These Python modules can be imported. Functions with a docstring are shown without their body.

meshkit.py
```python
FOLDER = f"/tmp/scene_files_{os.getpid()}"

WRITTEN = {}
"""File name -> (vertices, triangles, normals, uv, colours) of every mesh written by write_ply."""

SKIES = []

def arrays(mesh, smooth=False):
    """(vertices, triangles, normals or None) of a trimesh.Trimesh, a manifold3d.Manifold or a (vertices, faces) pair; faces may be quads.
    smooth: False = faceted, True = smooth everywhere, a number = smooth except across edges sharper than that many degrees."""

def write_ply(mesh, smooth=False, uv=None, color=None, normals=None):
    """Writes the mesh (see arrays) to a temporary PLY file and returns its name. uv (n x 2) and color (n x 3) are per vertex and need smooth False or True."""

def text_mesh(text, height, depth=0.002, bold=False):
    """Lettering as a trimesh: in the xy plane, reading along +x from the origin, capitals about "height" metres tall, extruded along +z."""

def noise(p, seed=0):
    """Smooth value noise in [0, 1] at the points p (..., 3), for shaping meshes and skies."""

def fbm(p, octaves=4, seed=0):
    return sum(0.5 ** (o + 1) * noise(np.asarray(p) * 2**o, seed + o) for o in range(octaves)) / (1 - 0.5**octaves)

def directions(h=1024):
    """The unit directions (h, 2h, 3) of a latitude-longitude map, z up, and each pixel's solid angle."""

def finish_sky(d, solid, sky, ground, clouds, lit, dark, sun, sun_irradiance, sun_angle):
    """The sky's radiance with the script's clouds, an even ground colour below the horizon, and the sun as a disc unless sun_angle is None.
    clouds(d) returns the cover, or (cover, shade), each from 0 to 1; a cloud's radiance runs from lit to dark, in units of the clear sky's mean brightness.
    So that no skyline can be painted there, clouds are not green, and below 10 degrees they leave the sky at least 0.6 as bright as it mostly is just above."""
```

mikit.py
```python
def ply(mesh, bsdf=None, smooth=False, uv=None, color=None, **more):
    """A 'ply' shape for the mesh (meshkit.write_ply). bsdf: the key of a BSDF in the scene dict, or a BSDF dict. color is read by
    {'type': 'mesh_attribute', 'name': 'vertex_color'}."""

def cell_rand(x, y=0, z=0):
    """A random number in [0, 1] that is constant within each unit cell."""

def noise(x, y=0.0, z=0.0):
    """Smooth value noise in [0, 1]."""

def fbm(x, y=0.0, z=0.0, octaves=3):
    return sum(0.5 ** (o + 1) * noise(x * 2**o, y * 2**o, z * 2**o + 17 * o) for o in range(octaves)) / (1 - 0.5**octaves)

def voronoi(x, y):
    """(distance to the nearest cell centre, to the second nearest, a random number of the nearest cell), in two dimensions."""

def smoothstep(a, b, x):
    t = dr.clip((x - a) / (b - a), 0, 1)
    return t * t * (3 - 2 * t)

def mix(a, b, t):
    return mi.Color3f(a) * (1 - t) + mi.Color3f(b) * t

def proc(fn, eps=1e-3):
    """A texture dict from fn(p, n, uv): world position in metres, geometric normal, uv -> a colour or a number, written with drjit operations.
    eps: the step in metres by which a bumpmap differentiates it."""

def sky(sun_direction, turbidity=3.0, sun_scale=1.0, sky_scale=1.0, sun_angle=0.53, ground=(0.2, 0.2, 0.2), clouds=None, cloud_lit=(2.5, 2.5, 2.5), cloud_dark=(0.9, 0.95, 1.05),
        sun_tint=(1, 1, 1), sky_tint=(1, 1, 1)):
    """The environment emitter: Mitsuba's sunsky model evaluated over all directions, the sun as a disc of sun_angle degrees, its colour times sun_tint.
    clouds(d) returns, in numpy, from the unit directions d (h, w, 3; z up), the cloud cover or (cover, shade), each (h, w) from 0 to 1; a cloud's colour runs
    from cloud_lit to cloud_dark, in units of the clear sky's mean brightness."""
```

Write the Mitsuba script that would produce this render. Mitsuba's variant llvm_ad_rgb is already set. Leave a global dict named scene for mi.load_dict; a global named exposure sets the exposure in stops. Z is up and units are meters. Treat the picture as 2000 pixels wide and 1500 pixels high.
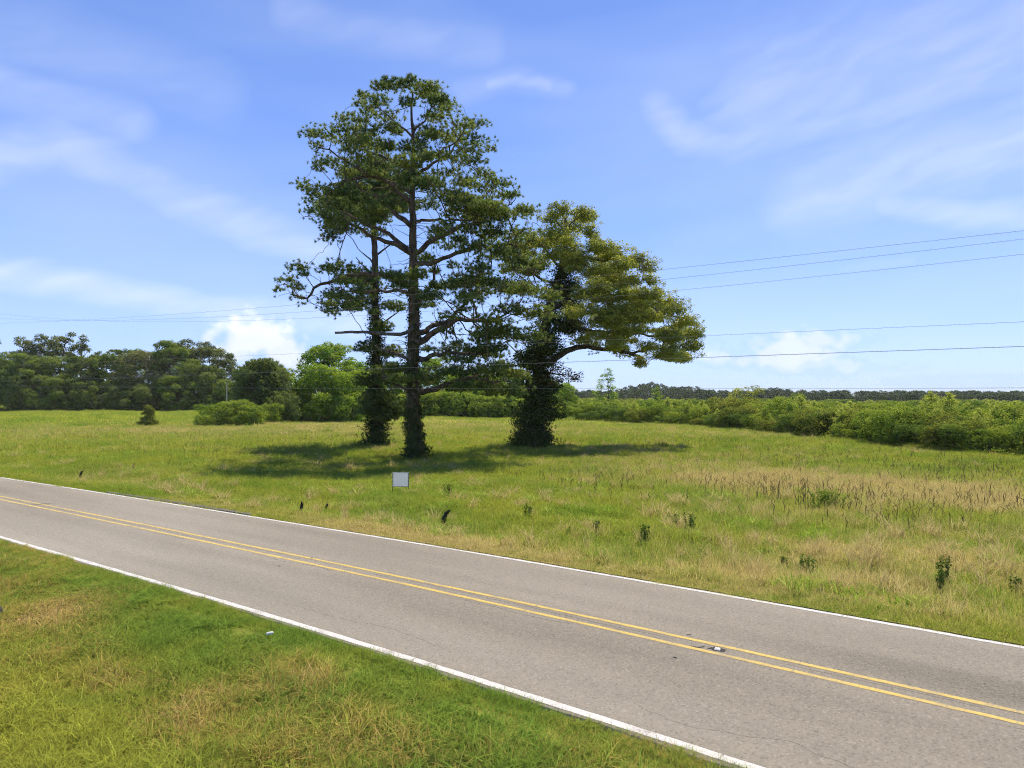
import math
import numpy as np
import trimesh
import drjit as dr
import mitsuba as mi
import mikit
import meshkit
from scipy.spatial import cKDTree

T = mi.ScalarTransform4f
scene, labels = {}, {}
PI = math.pi

# ------------------------------------------------------------------ camera, sky, exposure
EYE = 4.5                       # camera height above the road
FOC, CX, HY = 1389.0, 1000.0, 780.0   # focal length, centre column, horizon row of the 2000 x 1500 photograph
scene['camera'] = {
    'type': 'perspective', 'fov': math.degrees(2 * math.atan(1000 / FOC)), 'fov_axis': 'x',
    'principal_point_offset_y': -0.02, 'near_clip': 0.1, 'far_clip': 6000.0,
    'to_world': T().look_at(origin=[0, 0, EYE], target=[0, 1, EYE], up=[0, 0, 1]),
}
SUN = np.array([0.19, 0.34, 1.0])
SUN /= np.linalg.norm(SUN)


def azel(px, py):
    a = math.atan((px - CX) / FOC)
    return math.degrees(a), math.degrees(math.atan((HY - py) / FOC * math.cos(a)))


#   streaks of cirrus: polyline in photo degrees, width in degrees, strength, raggedness
CIRRUS = [([(-60, 330), (120, 270), (330, 380), (620, 490)], 1.9, .42),
          ([(-80, 520), (120, 555), (450, 605), (700, 625)], 1.3, .55),
          ([(-60, 150), (60, 190), (260, 240)], 1.6, .30),
          ([(900, 178), (1010, 158), (1110, 174)], 1.0, .22), ([(960, 166), (1010, 158), (1075, 168)], .55, .34),
          ([(1285, 205), (1330, 262), (1430, 286), (1560, 250), (1900, 160), (2100, 60)], 1.5, .36), ([(1300, 215), (1345, 265), (1430, 284), (1510, 268)], .9, .28),
          ([(1480, 190), (1800, 120), (2200, 20)], 4.6, .34),
          ([(1560, 385), (1760, 330), (2200, 220)], 3.2, .42),
          ([(1720, 395), (1900, 420), (2150, 400)], 1.1, .45),
          ([(560, 30), (760, 75), (960, 95)], 1.5, .22),
          ([(1640, 525), (1780, 512)], .7, .22),
          ([(-50, 60), (200, 120), (420, 180)], 2.6, .18)]
#   low cumulus: centre, half sizes in photo pixels, strength
CUMULUS = [(500, 662, 66, 44, 1.0), (462, 690, 50, 30, .8), (545, 690, 55, 36, .9), (408, 660, 26, 16, .75), (575, 706, 42, 22, .75), (500, 640, 30, 22, 1.),
           (1530, 690, 130, 44, .8), (1600, 666, 60, 24, .75), (1460, 702, 90, 28, .65), (1570, 715, 120, 26, .55), (1900, 745, 160, 18, .35), (1780, 718, 30, 8, .4)]


def clouds(d):
    az = np.degrees(np.arctan2(d[..., 0], d[..., 1]))
    el = np.degrees(np.arcsin(np.clip(d[..., 2], -1, 1)))
    cover = np.zeros(az.shape)
    shade = np.zeros(az.shape)
    # thin veils over the whole sky
    q = np.stack([az * .035 + el * .05, el * .16 - az * .02, np.zeros_like(az)], -1)
    veil = meshkit.fbm(q + 3.3, 4, 5)
    cover += .16 * np.clip((veil - .45) * 2.6, 0, 1)
    cover = 1 - (1 - cover) * (1 - .30 * np.exp(-np.maximum(el, 0) / 8.0) * (1 + .25 * np.clip(az / 40, -1, 1) * (np.abs(az) < 90)))      # the air whitens towards the horizon
    m = (np.abs(az) < 75) & (el < 55)
    a, e = az[m], el[m]
    w = np.stack([a * .22, e * .35, a * 0], -1)
    wx = (meshkit.fbm(w, 3, 1) - .5) * 2.4
    wy = (meshkit.fbm(w, 3, 2) - .5) * 1.3
    fib = meshkit.fbm(np.stack([(a + wx) * .22 + (e + wy) * .3, (e + wy) * 1.1 - (a + wx) * .36, a * 0], -1), 4, 9)
    c = np.zeros(a.shape)
    for line, width, strength in CIRRUS:
        pts = np.array([azel(*p) for p in line])
        best = np.full(a.shape, 1e9)
        for p0, p1 in zip(pts[:-1], pts[1:]):
            v = p1 - p0
            t = np.clip(((a + wx * .5 - p0[0]) * v[0] + (e + wy * .5 - p0[1]) * v[1]) / (v @ v), 0, 1)
            best = np.minimum(best, np.hypot(a + wx * .5 - p0[0] - t * v[0], e + wy * .5 - p0[1] - t * v[1]))
        c = np.maximum(c, strength * np.exp(-(best / width / 1.25) ** 2 * 1.3) * .72 * (.80 + .42 * np.clip((fib - .3) * 2, 0, 1)))
    cover[m] = np.maximum(cover[m], c)
    puff = meshkit.fbm(np.stack([a * .75, e * .9, a * 0], -1), 5, 21)
    k, lo = np.zeros(a.shape), np.zeros(a.shape)
    for px, py, rx, ry, s in CUMULUS:
        (a0, e0), (a1, e1) = azel(px, py), azel(px + rx, py - ry)
        r = np.hypot((a - a0) / (a1 - a0), (e - e0) / (e1 - e0))
        f = 1.25 - r + (puff - .5) * 1.9
        k = np.maximum(k, s * np.clip(f * 1.5, 0, 1))
        lo = np.maximum(lo, s * np.clip((e0 - e) / (e1 - e0), 0, 1))
    cover[m] = np.maximum(cover[m], .96 * k)
    sh = shade[m]
    sh = np.where(k > .02, np.clip(.35 * lo + .5 * (.62 - puff), 0, .5), sh)
    shade[m] = sh
    return np.clip(cover, 0, 1), shade


scene['sky'] = mikit.sky(SUN.tolist(), turbidity=2.6, clouds=clouds, cloud_lit=(2.45, 2.55, 2.72), cloud_dark=(1.75, 1.90, 2.20),
                         sun_scale=.80, sun_tint=(1.02, 1.03, .86), sky_tint=(.97, 1.07, 1.58), ground=(.12, .13, .05))
labels['sky'] = {'label': 'blue summer sky with thin streaks of high cloud', 'kind': 'structure'}
exposure = 1.97

# ------------------------------------------------------------------ helpers
RD = math.radians(54.0)
N2, U2 = np.array([math.cos(RD), math.sin(RD)]), np.array([-math.sin(RD), math.cos(RD)])   # across and along the road
LINE_NEAR, LINE_FAR, YEL_A, YEL_B = 9.0, 16.2, 12.36, 12.79
EDGE_NEAR, EDGE_FAR = 8.84, 16.38


def bend(t):
    """Sideways drift of the road at the distance t along it."""
    t = np.asarray(t, float)
    near = -.0014 * np.square(np.clip(t, -4, 16) - 16) + .04 * np.clip(t + 4, -200, 0)
    return np.where(t < 16, near, -.0004 * np.square(np.minimum(t, 70) - 16) - .043 * np.maximum(t - 70, 0))


def st(x, y):
    s, t = x * N2[0] + y * N2[1], x * U2[0] + y * U2[1]
    return s - bend(t), t


def xy(lat, t):
    s = lat + bend(t)
    return s * N2[0] + t * U2[0], s * N2[1] + t * U2[1]


def sstep(a, b, x):
    q = np.clip((x - a) / (b - a), 0, 1)
    return q * q * (3 - 2 * q)


def ground_z(x, y):
    x, y = np.asarray(x, float), np.asarray(y, float)
    s, t = st(x, y)
    z = 1.0 * sstep(75, 225, y) * (1 - .85 * sstep(15, 110, x))
    side = np.where(s < 12.5, EDGE_NEAR - s, s - EDGE_FAR)              # distance from the pavement
    off = sstep(.0, 1.4, side)
    p = np.stack([x * .12, y * .12, np.zeros(np.broadcast(x, y).shape)], -1)
    z = z + off * ((meshkit.fbm(p, 3, 4) - .5) * .38 + (meshkit.noise(p * 7, 8) - .5) * .09 - .03)
    z = z - .20 * np.exp(-np.square((side - 3.4) / 1.6)) * off           # shallow ditch
    z = z - np.where(s < 12.5, .02 * np.maximum(side, 0), 0)
    return z - np.where(side < 0, .10, .022)


def hit(px, py):
    """The ground point that the photograph shows at this pixel."""
    ys = np.geomspace(7, 1500, 4000)
    xs = (px - CX) / FOC * ys
    below = EYE + (HY - py) / FOC * ys - ground_z(xs, ys)
    i = np.argmax(below < 0) if (below < 0).any() else len(ys) - 1
    return np.array([xs[i], ys[i], ground_z(xs[i], ys[i])])


def at(px, py, depth):
    depth = np.asarray(depth, float)
    return np.stack([(np.asarray(px) - CX) / FOC * depth, depth + 0 * np.asarray(px), EYE + (HY - np.asarray(py)) / FOC * depth], -1)


def numbered(name):
    """The key itself or, if it is taken, the key with the next number."""
    if name not in used:
        used[name] = 0
        return name
    used[name] += 1
    return f'{name}_{used[name]:03d}'


used = {}


def tag(key, label=None, category=None, group=None, kind=None):
    labels[key] = {k: v for k, v in dict(label=label, category=category, group=group, kind=kind).items() if v}


def thing(name, label, category, group=None, kind=None):
    key = numbered(name)
    tag(key, label, category, group, kind)
    return key


def ply(mesh, bsdf, smooth=False, uv=None, normals=None):
    if normals is None:
        return mikit.ply(mesh, bsdf, smooth=smooth, uv=uv)
    return {'type': 'ply', 'filename': meshkit.write_ply(mesh, False, uv, None, normals), 'face_normals': False, 'bsdf': {'type': 'ref', 'id': bsdf}}


def put(key, mesh, bsdf, smooth=False, uv=None, normals=None):
    scene[key] = ply(mesh, bsdf, smooth, uv, normals)
    return key


def part(parent, name, mesh, bsdf, smooth=False, uv=None, normals=None):
    return put(numbered(parent + '__' + name), mesh, bsdf, smooth, uv, normals)


def soft_normals(v, f, lean, own=.55):
    """Vertex normals of leaves or blades, each leaf's own normal eased towards the direction that its spray faces."""
    n = np.zeros_like(v)
    fn = unit(np.cross(v[f[:, 1]] - v[f[:, 0]], v[f[:, 2]] - v[f[:, 0]]))
    for k in range(3):
        np.add.at(n, f[:, k], fn)
    n = unit(n)
    n *= np.where((n * lean).sum(-1, keepdims=True) < 0, -1, 1)
    return unit(n * own + lean)


def unit(v):
    return v / (np.linalg.norm(v, axis=-1, keepdims=True) + 1e-12)


def tubes(paths):
    """paths: (points, radii, sides) -> one (vertices, faces) of tapering tubes with closed ends."""
    vs, fs, at_ = [], [], 0
    for p, r, k in paths:
        p, r = np.asarray(p, float), np.broadcast_to(np.asarray(r, float), (len(p),))
        if len(p) < 2:
            continue
        t = unit(np.gradient(p, axis=0))
        ref = np.where(np.abs(t[:1, 2:]) < .8, [[0, 0, 1.]], [[1., 0, 0]])
        a = unit(np.cross(t, ref))
        b = np.cross(t, a)
        g = np.arange(k) * 2 * PI / k
        v = p[:, None] + r[:, None, None] * (np.cos(g)[None, :, None] * a[:, None] + np.sin(g)[None, :, None] * b[:, None])
        i, j = np.meshgrid(np.arange(len(p) - 1), np.arange(k), indexing='ij')
        q = np.stack([i * k + j, i * k + (j + 1) % k, (i + 1) * k + (j + 1) % k, (i + 1) * k + j], -1).reshape(-1, 4)
        vs.append(v.reshape(-1, 3))
        f = np.vstack([q[:, [0, 1, 2]], q[:, [0, 2, 3]]])
        c = np.arange(1, k - 1)
        base = (len(p) - 1) * k
        f = np.vstack([f, np.stack([base + 0 * c, base + c, base + c + 1], 1), np.stack([0 * c, c + 1, c], 1)])
        fs.append(f + at_)
        at_ += v.shape[0] * k
    return np.vstack(vs), np.vstack(fs)


def resample(p, step, jit=0.0, rng=None):
    p = np.asarray(p, float)
    d = np.r_[0, np.cumsum(np.linalg.norm(np.diff(p, axis=0), axis=1))]
    n = max(2, int(d[-1] / step) + 1)
    q = np.stack([np.interp(np.linspace(0, d[-1], n), d, p[:, k]) for k in range(p.shape[1])], 1)
    if n > 4:                     # round the corners
        for _ in range(2):
            q[1:-1] = .25 * q[:-2] + .5 * q[1:-1] + .25 * q[2:]
    if jit and n > 2:
        q[1:-1, :3] += rng.normal(0, jit, (n - 2, 3))
    return q


def join(parts):
    vs, fs, us, ns, a = [], [], [], [], 0
    for v, f, u, n in parts:
        vs.append(v); fs.append(f + a); us.append(u); ns.append(n); a += len(v)
    return (np.vstack(vs), np.vstack(fs)), np.vstack(us), np.vstack(ns)


def box(cx, cy, cz, sx, sy, sz, bev=.0):
    b = trimesh.creation.box((sx, sy, sz))
    b.apply_translation((cx, cy, cz))
    return b


# ------------------------------------------------------------------ materials
def lum_mix(*stops):
    """stops: (weight, colour) summed."""
    out = mi.Color3f(0)
    for w, c in stops:
        out = out + mi.Color3f(*c) * w
    return out


# where the meadow is dry and tan (+) or lush and green (-): pixel centre, half sizes in metres, amount
DRY = []
for px, py, rx, ry, amt in [(1000, 1090, 6, 1.6, .5), (1700, 960, 14, 5, .55), (1900, 985, 8, 4, .45), (1650, 1070, 5, 2.0, .45), (1350, 905, 10, 4, .38), (1750, 1180, 4, 1.6, .45), (1900, 1060, 6, 3, .4),
                            (1480, 1010, 5, 2.5, .32), (1550, 935, 12, 4, .35), (1850, 1110, 6, 2.5, .35), (1420, 950, 9, 3, .25), (700, 832, 40, 16, .42), (1400, 862, 40, 12, .22), (350, 845, 40, 10, .22), (1150, 880, 14, 6, .22), (1500, 1130, 5, 1.4, .4), (840, 1050, 6, 1.3, .5), (300, 955, 9, 2.0, .3),
                            (620, 1020, 6, 1.3, .42), (90, 1250, 1.6, 1.5, .35), (100, 1190, 2, 1.2, .35), (420, 1390, 1.6, 1.0, .4), (720, 1440, 1.5, .8, .3), (560, 1290, 1.2, .7, .3), (200, 1340, 1.0, .5, .42), (60, 1205, 1.2, .6, .15), (330, 1440, .9, .6, .3), (620, 1330, .6, .4, .4),
                            (1100, 1000, 8, 3, -.3), (1300, 1030, 6, 2, -.35), (200, 900, 30, 8, -.3), (650, 960, 12, 4, -.3), (1600, 870, 60, 10, -.6), (1850, 905, 25, 6, -.35), (1000, 830, 50, 14, -.1), (80, 815, 80, 40, -.3), (330, 1230, 2, 1.5, -.45),
                            (760, 1330, 2.2, 1.3, -.4), (1650, 1040, 5, 2, -.3), (1620, 975, 3, 1.2, -.5), (600, 1260, 2, 1.1, -.35), (150, 1400, 1.4, 1.0, -.15), (950, 1400, 1.6, .8, -.2), (150, 1130, 3, 1., -.3)]:
    h = hit(px, py)
    DRY.append((float(h[0]), float(h[1]), rx, ry, amt))


def dryness(p):
    """0 lush .. 1 straw, of the meadow at a place (large patches of real colour)."""
    s = p.x * float(N2[0]) + p.y * float(N2[1])
    d = .25 + 1.2 * (mikit.fbm(p.x * .16, p.y * .16, 1.5, 3) - .5) + .7 * (mikit.fbm(p.x * .75, p.y * .75, 7.5, 2) - .5)
    for x, y, rx, ry, amt in DRY:
        lx, ly = (p.x - x) * float(U2[0]) + (p.y - y) * float(U2[1]), (p.x - x) * float(N2[0]) + (p.y - y) * float(N2[1])
        if rx > 20:
            lx, ly = p.x - x, p.y - y
        d += amt * dr.exp(-dr.square(lx / rx) - dr.square(ly / ry))
    return dr.clip(d, 0, 1)


LUSH, MEADOW, OLIVE, STRAW, BROWN = (.188, .300, .040), (.350, .385, .060), (.25, .25, .04), (.54, .46, .21), (.13, .085, .045)


def grass_colour(p, n, uv):
    d = dryness(p) + (uv.x - .5) * .75
    v = mikit.fbm(p.x * .35 + 40, p.y * .35, 2.2, 3)
    green = mikit.mix(LUSH, MEADOW, mikit.smoothstep(.15, .75, v + (uv.x - .5) * .5))
    c = green * (1 - mikit.smoothstep(.30, .62, d)) + mi.Color3f(*MEADOW) * .6 * mikit.smoothstep(.30, .62, d) + mi.Color3f(*STRAW) * .4 * mikit.smoothstep(.30, .62, d)
    c = mikit.mix(c, STRAW, mikit.smoothstep(.60, 1.05, d))
    r = mikit.cell_rand(uv.y * 977, 3, 1) * .55 + mikit.noise(uv.x * 37, 2.5, 1) * .45
    return c * (.34 + 1.3 * r)


def verge_colour(p, n, uv):
    d = dryness(p) + (uv.x - .5) * .8
    v = mikit.fbm(p.x * .9 + 11, p.y * .9, 4.4, 3)
    s = p.x * float(N2[0]) + p.y * float(N2[1])
    near_road = mikit.smoothstep(4.0, 7.5, s)
    green = mikit.mix(mikit.mix(MEADOW, (.320, .345, .060), .5), (.175, .285, .046), dr.clip(near_road * .8 + (v - .5) * 1.6, 0, 1))
    c = mikit.mix(green, (.46, .365, .110), mikit.smoothstep(.28, .70, d))
    c = mikit.mix(c, (.58, .44, .21), mikit.smoothstep(.70, 1.05, d))
    r = mikit.cell_rand(uv.y * 977, 5, 1) * .6 + mikit.noise(uv.x * 37, 4.5, 1) * .4
    return c * (.22 + 1.55 * r)


def ground_colour(p, n, uv):
    d = dryness(p)
    v = mikit.fbm(p.x * .35 + 40, p.y * .35, 2.2, 3)
    f = mikit.noise(p.x * 9, p.y * 9, 1) * .5 + mikit.noise(p.x * 31, p.y * 31, 4) * .5
    c = mikit.mix(mikit.mix(LUSH, MEADOW, v), mikit.mix(MEADOW, STRAW, .5), mikit.smoothstep(.3, .8, d))
    soil = mi.Color3f(.115, .085, .045)
    far = mikit.smoothstep(55, 120, p.y)
    return mikit.mix(mikit.mix(soil, c, .55), c, far) * (.7 + .6 * f)


def thin(fn, trans=.9, rough=.75):
    return {'type': 'principledthin', 'base_color': mikit.proc(fn), 'roughness': rough, 'diff_trans': trans, 'spec_trans': 0.0}


scene['grass_mat'] = thin(grass_colour, .9)
scene['verge_mat'] = thin(verge_colour, .8)
leaf_mat_later = [('straw_mat', (.44, .365, .16), (.60, .52, .25), (.29, .23, .09), .85, .15), ('lush_mat', (.19, .34, .03), (.36, .46, .07), (.50, .55, .16), .9, .12)]
scene['ground_mat'] = {'type': 'twosided', 'bsdf': {'type': 'diffuse', 'reflectance': mikit.proc(ground_colour)}}


def leaf_mat(name, a, b, c=None, trans=.7, share=.15, rough=.6):
    """Leaves between the colours a and b by clump, some of colour c."""
    def fn(p, n, uv):
        col = mikit.mix(a, b, mikit.smoothstep(.1, .9, uv.y * .75 + uv.x * .35))
        if c is not None:
            col = dr.select(mikit.cell_rand(uv.x * 811, uv.y * 733, 2) < share, mi.Color3f(*c), col)
        return col * (.65 + .7 * mikit.cell_rand(uv.x * 997, 1, 1))
    scene[name] = thin(fn, trans, rough)


for q in leaf_mat_later:
    leaf_mat(*q)
leaf_mat('pine_needles', (.098, .170, .048), (.245, .310, .068), (.28, .28, .09), 1.25, .08)
leaf_mat('pine_needles_dark', (.088, .150, .046), (.190, .250, .060), (.23, .23, .08), 1.15, .06)
leaf_mat('oak_leaves', (.235, .285, .052), (.470, .505, .090), (.50, .49, .12), 1.25, .12)
leaf_mat('ivy_leaves', (.040, .068, .020), (.085, .125, .030), (.12, .11, .04), .6, .08)
leaf_mat('dry_leaves', (.10, .075, .03), (.14, .10, .04), (.20, .14, .06), .5, .1)
leaf_mat('wood_dark', (.115, .175, .042), (.205, .270, .060), (.27, .29, .08), 1.0, .08)
leaf_mat('wood_mid', (.135, .220, .042), (.245, .320, .058), (.29, .35, .07), 1.0, .1)
leaf_mat('wood_feathery', (.130, .175, .050), (.230, .270, .070), (.31, .30, .10), .9, .12)
leaf_mat('wood_creamy', (.130, .170, .052), (.22, .25, .075), (.50, .43, .22), .9, .18)
leaf_mat('poplar_leaves', (.185, .340, .034), (.350, .460, .050), (.42, .53, .08), 1.1, .14)
leaf_mat('shrub_leaves', (.150, .255, .036), (.315, .400, .052), (.40, .48, .07), 1.0, .12)
leaf_mat('shrub_leaves_olive', (.130, .185, .030), (.255, .290, .045), (.34, .34, .07), .95, .14)
leaf_mat('young_pine_needles', (.230, .350, .060), (.430, .510, .090), (.54, .54, .15), 1.15, .2)
leaf_mat('far_wood', (.040, .066, .034), (.070, .100, .044), None, .4)
leaf_mat('shrub_leaves_deep', (.095, .170, .032), (.200, .285, .046), (.28, .36, .07), .95, .12)
leaf_mat('weed_leaves', (.095, .175, .030), (.175, .255, .042), None, .8)
leaf_mat('stalk_brown', (.15, .115, .05), (.25, .18, .08), (.30, .24, .12), .4, .25)
leaf_mat('rust_leaves', (.055, .030, .014), (.11, .065, .030), (.16, .10, .05), .3, .2)


def bark(name, a, b, scale=6.0, relief=.02):
    def fn(p, n, uv):
        q = mikit.fbm(p.x * scale, p.y * scale, p.z * scale * .25, 3)
        return mikit.mix(a, b, mikit.smoothstep(.3, .7, q))
    scene[name] = {'type': 'twosided', 'bsdf': {'type': 'principled', 'base_color': mikit.proc(fn), 'roughness': .95, 'specular': .2}}


bark('pine_bark', (.062, .044, .032), (.165, .122, .090))
bark('oak_bark', (.055, .046, .038), (.15, .135, .115))
bark('dead_wood', (.10, .085, .075), (.20, .175, .155))
bark('char_bark', (.010, .010, .009), (.035, .032, .026), 25)
bark('wood_bark', (.07, .060, .05), (.15, .135, .115), 2)
bark('pole_wood', (.30, .27, .20), (.42, .39, .30), 3)


def asphalt(p, n, uv):
    lat, t = uv.x, uv.y
    grit = mikit.noise(p.x * 42, p.y * 42, 1) * .55 + mikit.noise(p.x * 95, p.y * 95, 4) * .45
    stone = mikit.cell_rand(dr.floor(p.x * 30), dr.floor(p.y * 30), 7)
    big = mikit.fbm(lat * .9, t * .12, 3, 4)
    wide = mikit.fbm(lat * .3 + 5, t * .05, 8, 3)
    track = dr.exp(-dr.square((lat - 9.95) / .42)) + dr.exp(-dr.square((lat - 11.55) / .42)) + dr.exp(-dr.square((lat - 13.75) / .45)) + dr.exp(-dr.square((lat - 15.35) / .45))
    oil = dr.exp(-dr.square((lat - 10.75) / .35)) + dr.exp(-dr.square((lat - 14.55) / .35))
    k = 1.0 + .42 * (grit - .5) + .42 * (big - .5) + .46 * (wide - .5) - .10 * track - .05 * oil
    k *= dr.select(stone > .93, 1.20, dr.select(stone < .07, .80, 1.0))
    # hairline cracks along the centre joint and a few stray ones
    w = (mikit.fbm(t * .9, 1.3, 0, 4) - .5) * .16
    gate = mikit.smoothstep(.32, .48, mikit.noise(t * .7, 9.1, 3))
    w2 = (mikit.fbm(t * 1.3, 6.3, 2, 4) - .5) * .25
    gate2 = mikit.smoothstep(.5, .6, mikit.noise(t * .45, 2.1, 3))
    line = dr.maximum(gate * dr.exp(-dr.square((lat - 12.62 - w) / .010)), gate2 * dr.exp(-dr.square((lat - 12.20 - w2) / .010)))
    w3 = (mikit.fbm(t * .8, 4.3, 5, 4) - .5) * .7
    gate3 = mikit.smoothstep(.52, .62, mikit.noise(t * .33, 5.1, 6))
    line = dr.maximum(line, .7 * gate3 * dr.exp(-dr.square((lat - 9.75 - w3) / .009)))
    w4 = (mikit.fbm(lat * 2.1, 2.3, 5, 4) - .5) * .5
    tt = t / 6.7 - dr.floor(t / 6.7)
    line = dr.maximum(line, .6 * dr.exp(-dr.square(((tt - .5) * 6.7 - w4) / .009)) * mikit.smoothstep(.12, .05, dr.abs(lat - 12.58 - .2)) )
    k *= 1 - .62 * line
    tone = mikit.mix((.276, .251, .205), (.246, .227, .192), mikit.smoothstep(.3, .7, wide + .3 * (big - .5)))
    return tone * k


scene['asphalt'] = {'type': 'twosided', 'bsdf': {'type': 'principled', 'base_color': mikit.proc(asphalt), 'roughness': .85, 'specular': .25}}


def paint(col, hold):
    def fn(p, n, uv):
        grit = mikit.noise(p.x * 55, p.y * 55, 1)
        wear = mikit.fbm(p.x * 3, p.y * 3, 2, 3) * .6 + grit * .4
        tr = uv.y / 1.7
        cut = mikit.smoothstep(.985, .992, mikit.cell_rand(dr.floor(uv.y * 28), 3, 1)) * .7
        k = dr.clip(mikit.smoothstep(hold - .06, hold + .2, wear) * .7 + cut, 0, 1)
        return mikit.mix(mi.Color3f(*col) * (.86 + .28 * grit), (.25, .225, .20), k)
    return {'type': 'twosided', 'bsdf': {'type': 'principled', 'base_color': mikit.proc(fn), 'roughness': .6, 'specular': .4}}


scene['white_paint'] = paint((.62, .61, .59), .62)
scene['yellow_paint'] = paint((.58, .425, .11), .56)


def plain(name, col, rough=.6, **more):
    scene[name] = {'type': 'twosided', 'bsdf': {'type': 'principled', 'base_color': {'type': 'rgb', 'value': col}, 'roughness': rough, **more}}


def gravel_colour(p, n, uv):
    return mikit.mix((.20, .185, .17), (.42, .39, .36), mikit.cell_rand(dr.floor(p.x * 22), dr.floor(p.y * 22), 3))


scene['gravel_mat'] = {'type': 'twosided', 'bsdf': {'type': 'diffuse', 'reflectance': mikit.proc(gravel_colour)}}
scene['sign_board'] = {'type': 'principledthin', 'base_color': {'type': 'rgb', 'value': (.90, .90, .90)}, 'roughness': .5, 'diff_trans': 1.0, 'spec_trans': 0.0}
plain('sign_frame', (.50, .46, .38), .5)
plain('steel_leg', (.05, .05, .045), .6, metallic=.3)
plain('bitumen', (.022, .021, .021), .7)
plain('marker_white', (.80, .79, .72), .4)
plain('orange_tape', (.62, .26, .10), .7)
plain('litter_white', (.62, .62, .60), .5)
plain('black_plastic', (.020, .021, .024), .45)
plain('wire_metal', (.20, .205, .20), .6)
plain('cable_black', (.16, .16, .16), .6)

# ------------------------------------------------------------------ ground
rng = np.random.default_rng(7)


def sinh_axis(a, b, n, k):
    u = np.linspace(math.asinh(a / k), math.asinh(b / k), n)
    return np.sinh(u) * k


gx, gy = sinh_axis(-2600, 2600, 420, 18.0), sinh_axis(-120, 3200, 420, 22.0)
GX, GY = np.meshgrid(gx, gy, indexing='xy')
gv = np.stack([GX, GY, ground_z(GX, GY)], -1).reshape(-1, 3)
i, j = np.meshgrid(np.arange(len(gy) - 1), np.arange(len(gx) - 1), indexing='ij')
nx = len(gx)
gf = np.stack([i * nx + j, i * nx + j + 1, (i + 1) * nx + j + 1, (i + 1) * nx + j], -1).reshape(-1, 4)
put('ground', (gv, gf), 'ground_mat', smooth=True)
tag('ground', 'rolling meadow ground on both sides of the road', kind='structure')


# ------------------------------------------------------------------ road
def crown(lat):
    return .05 * (1 - np.square((lat - 12.58) / 3.95))


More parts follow.
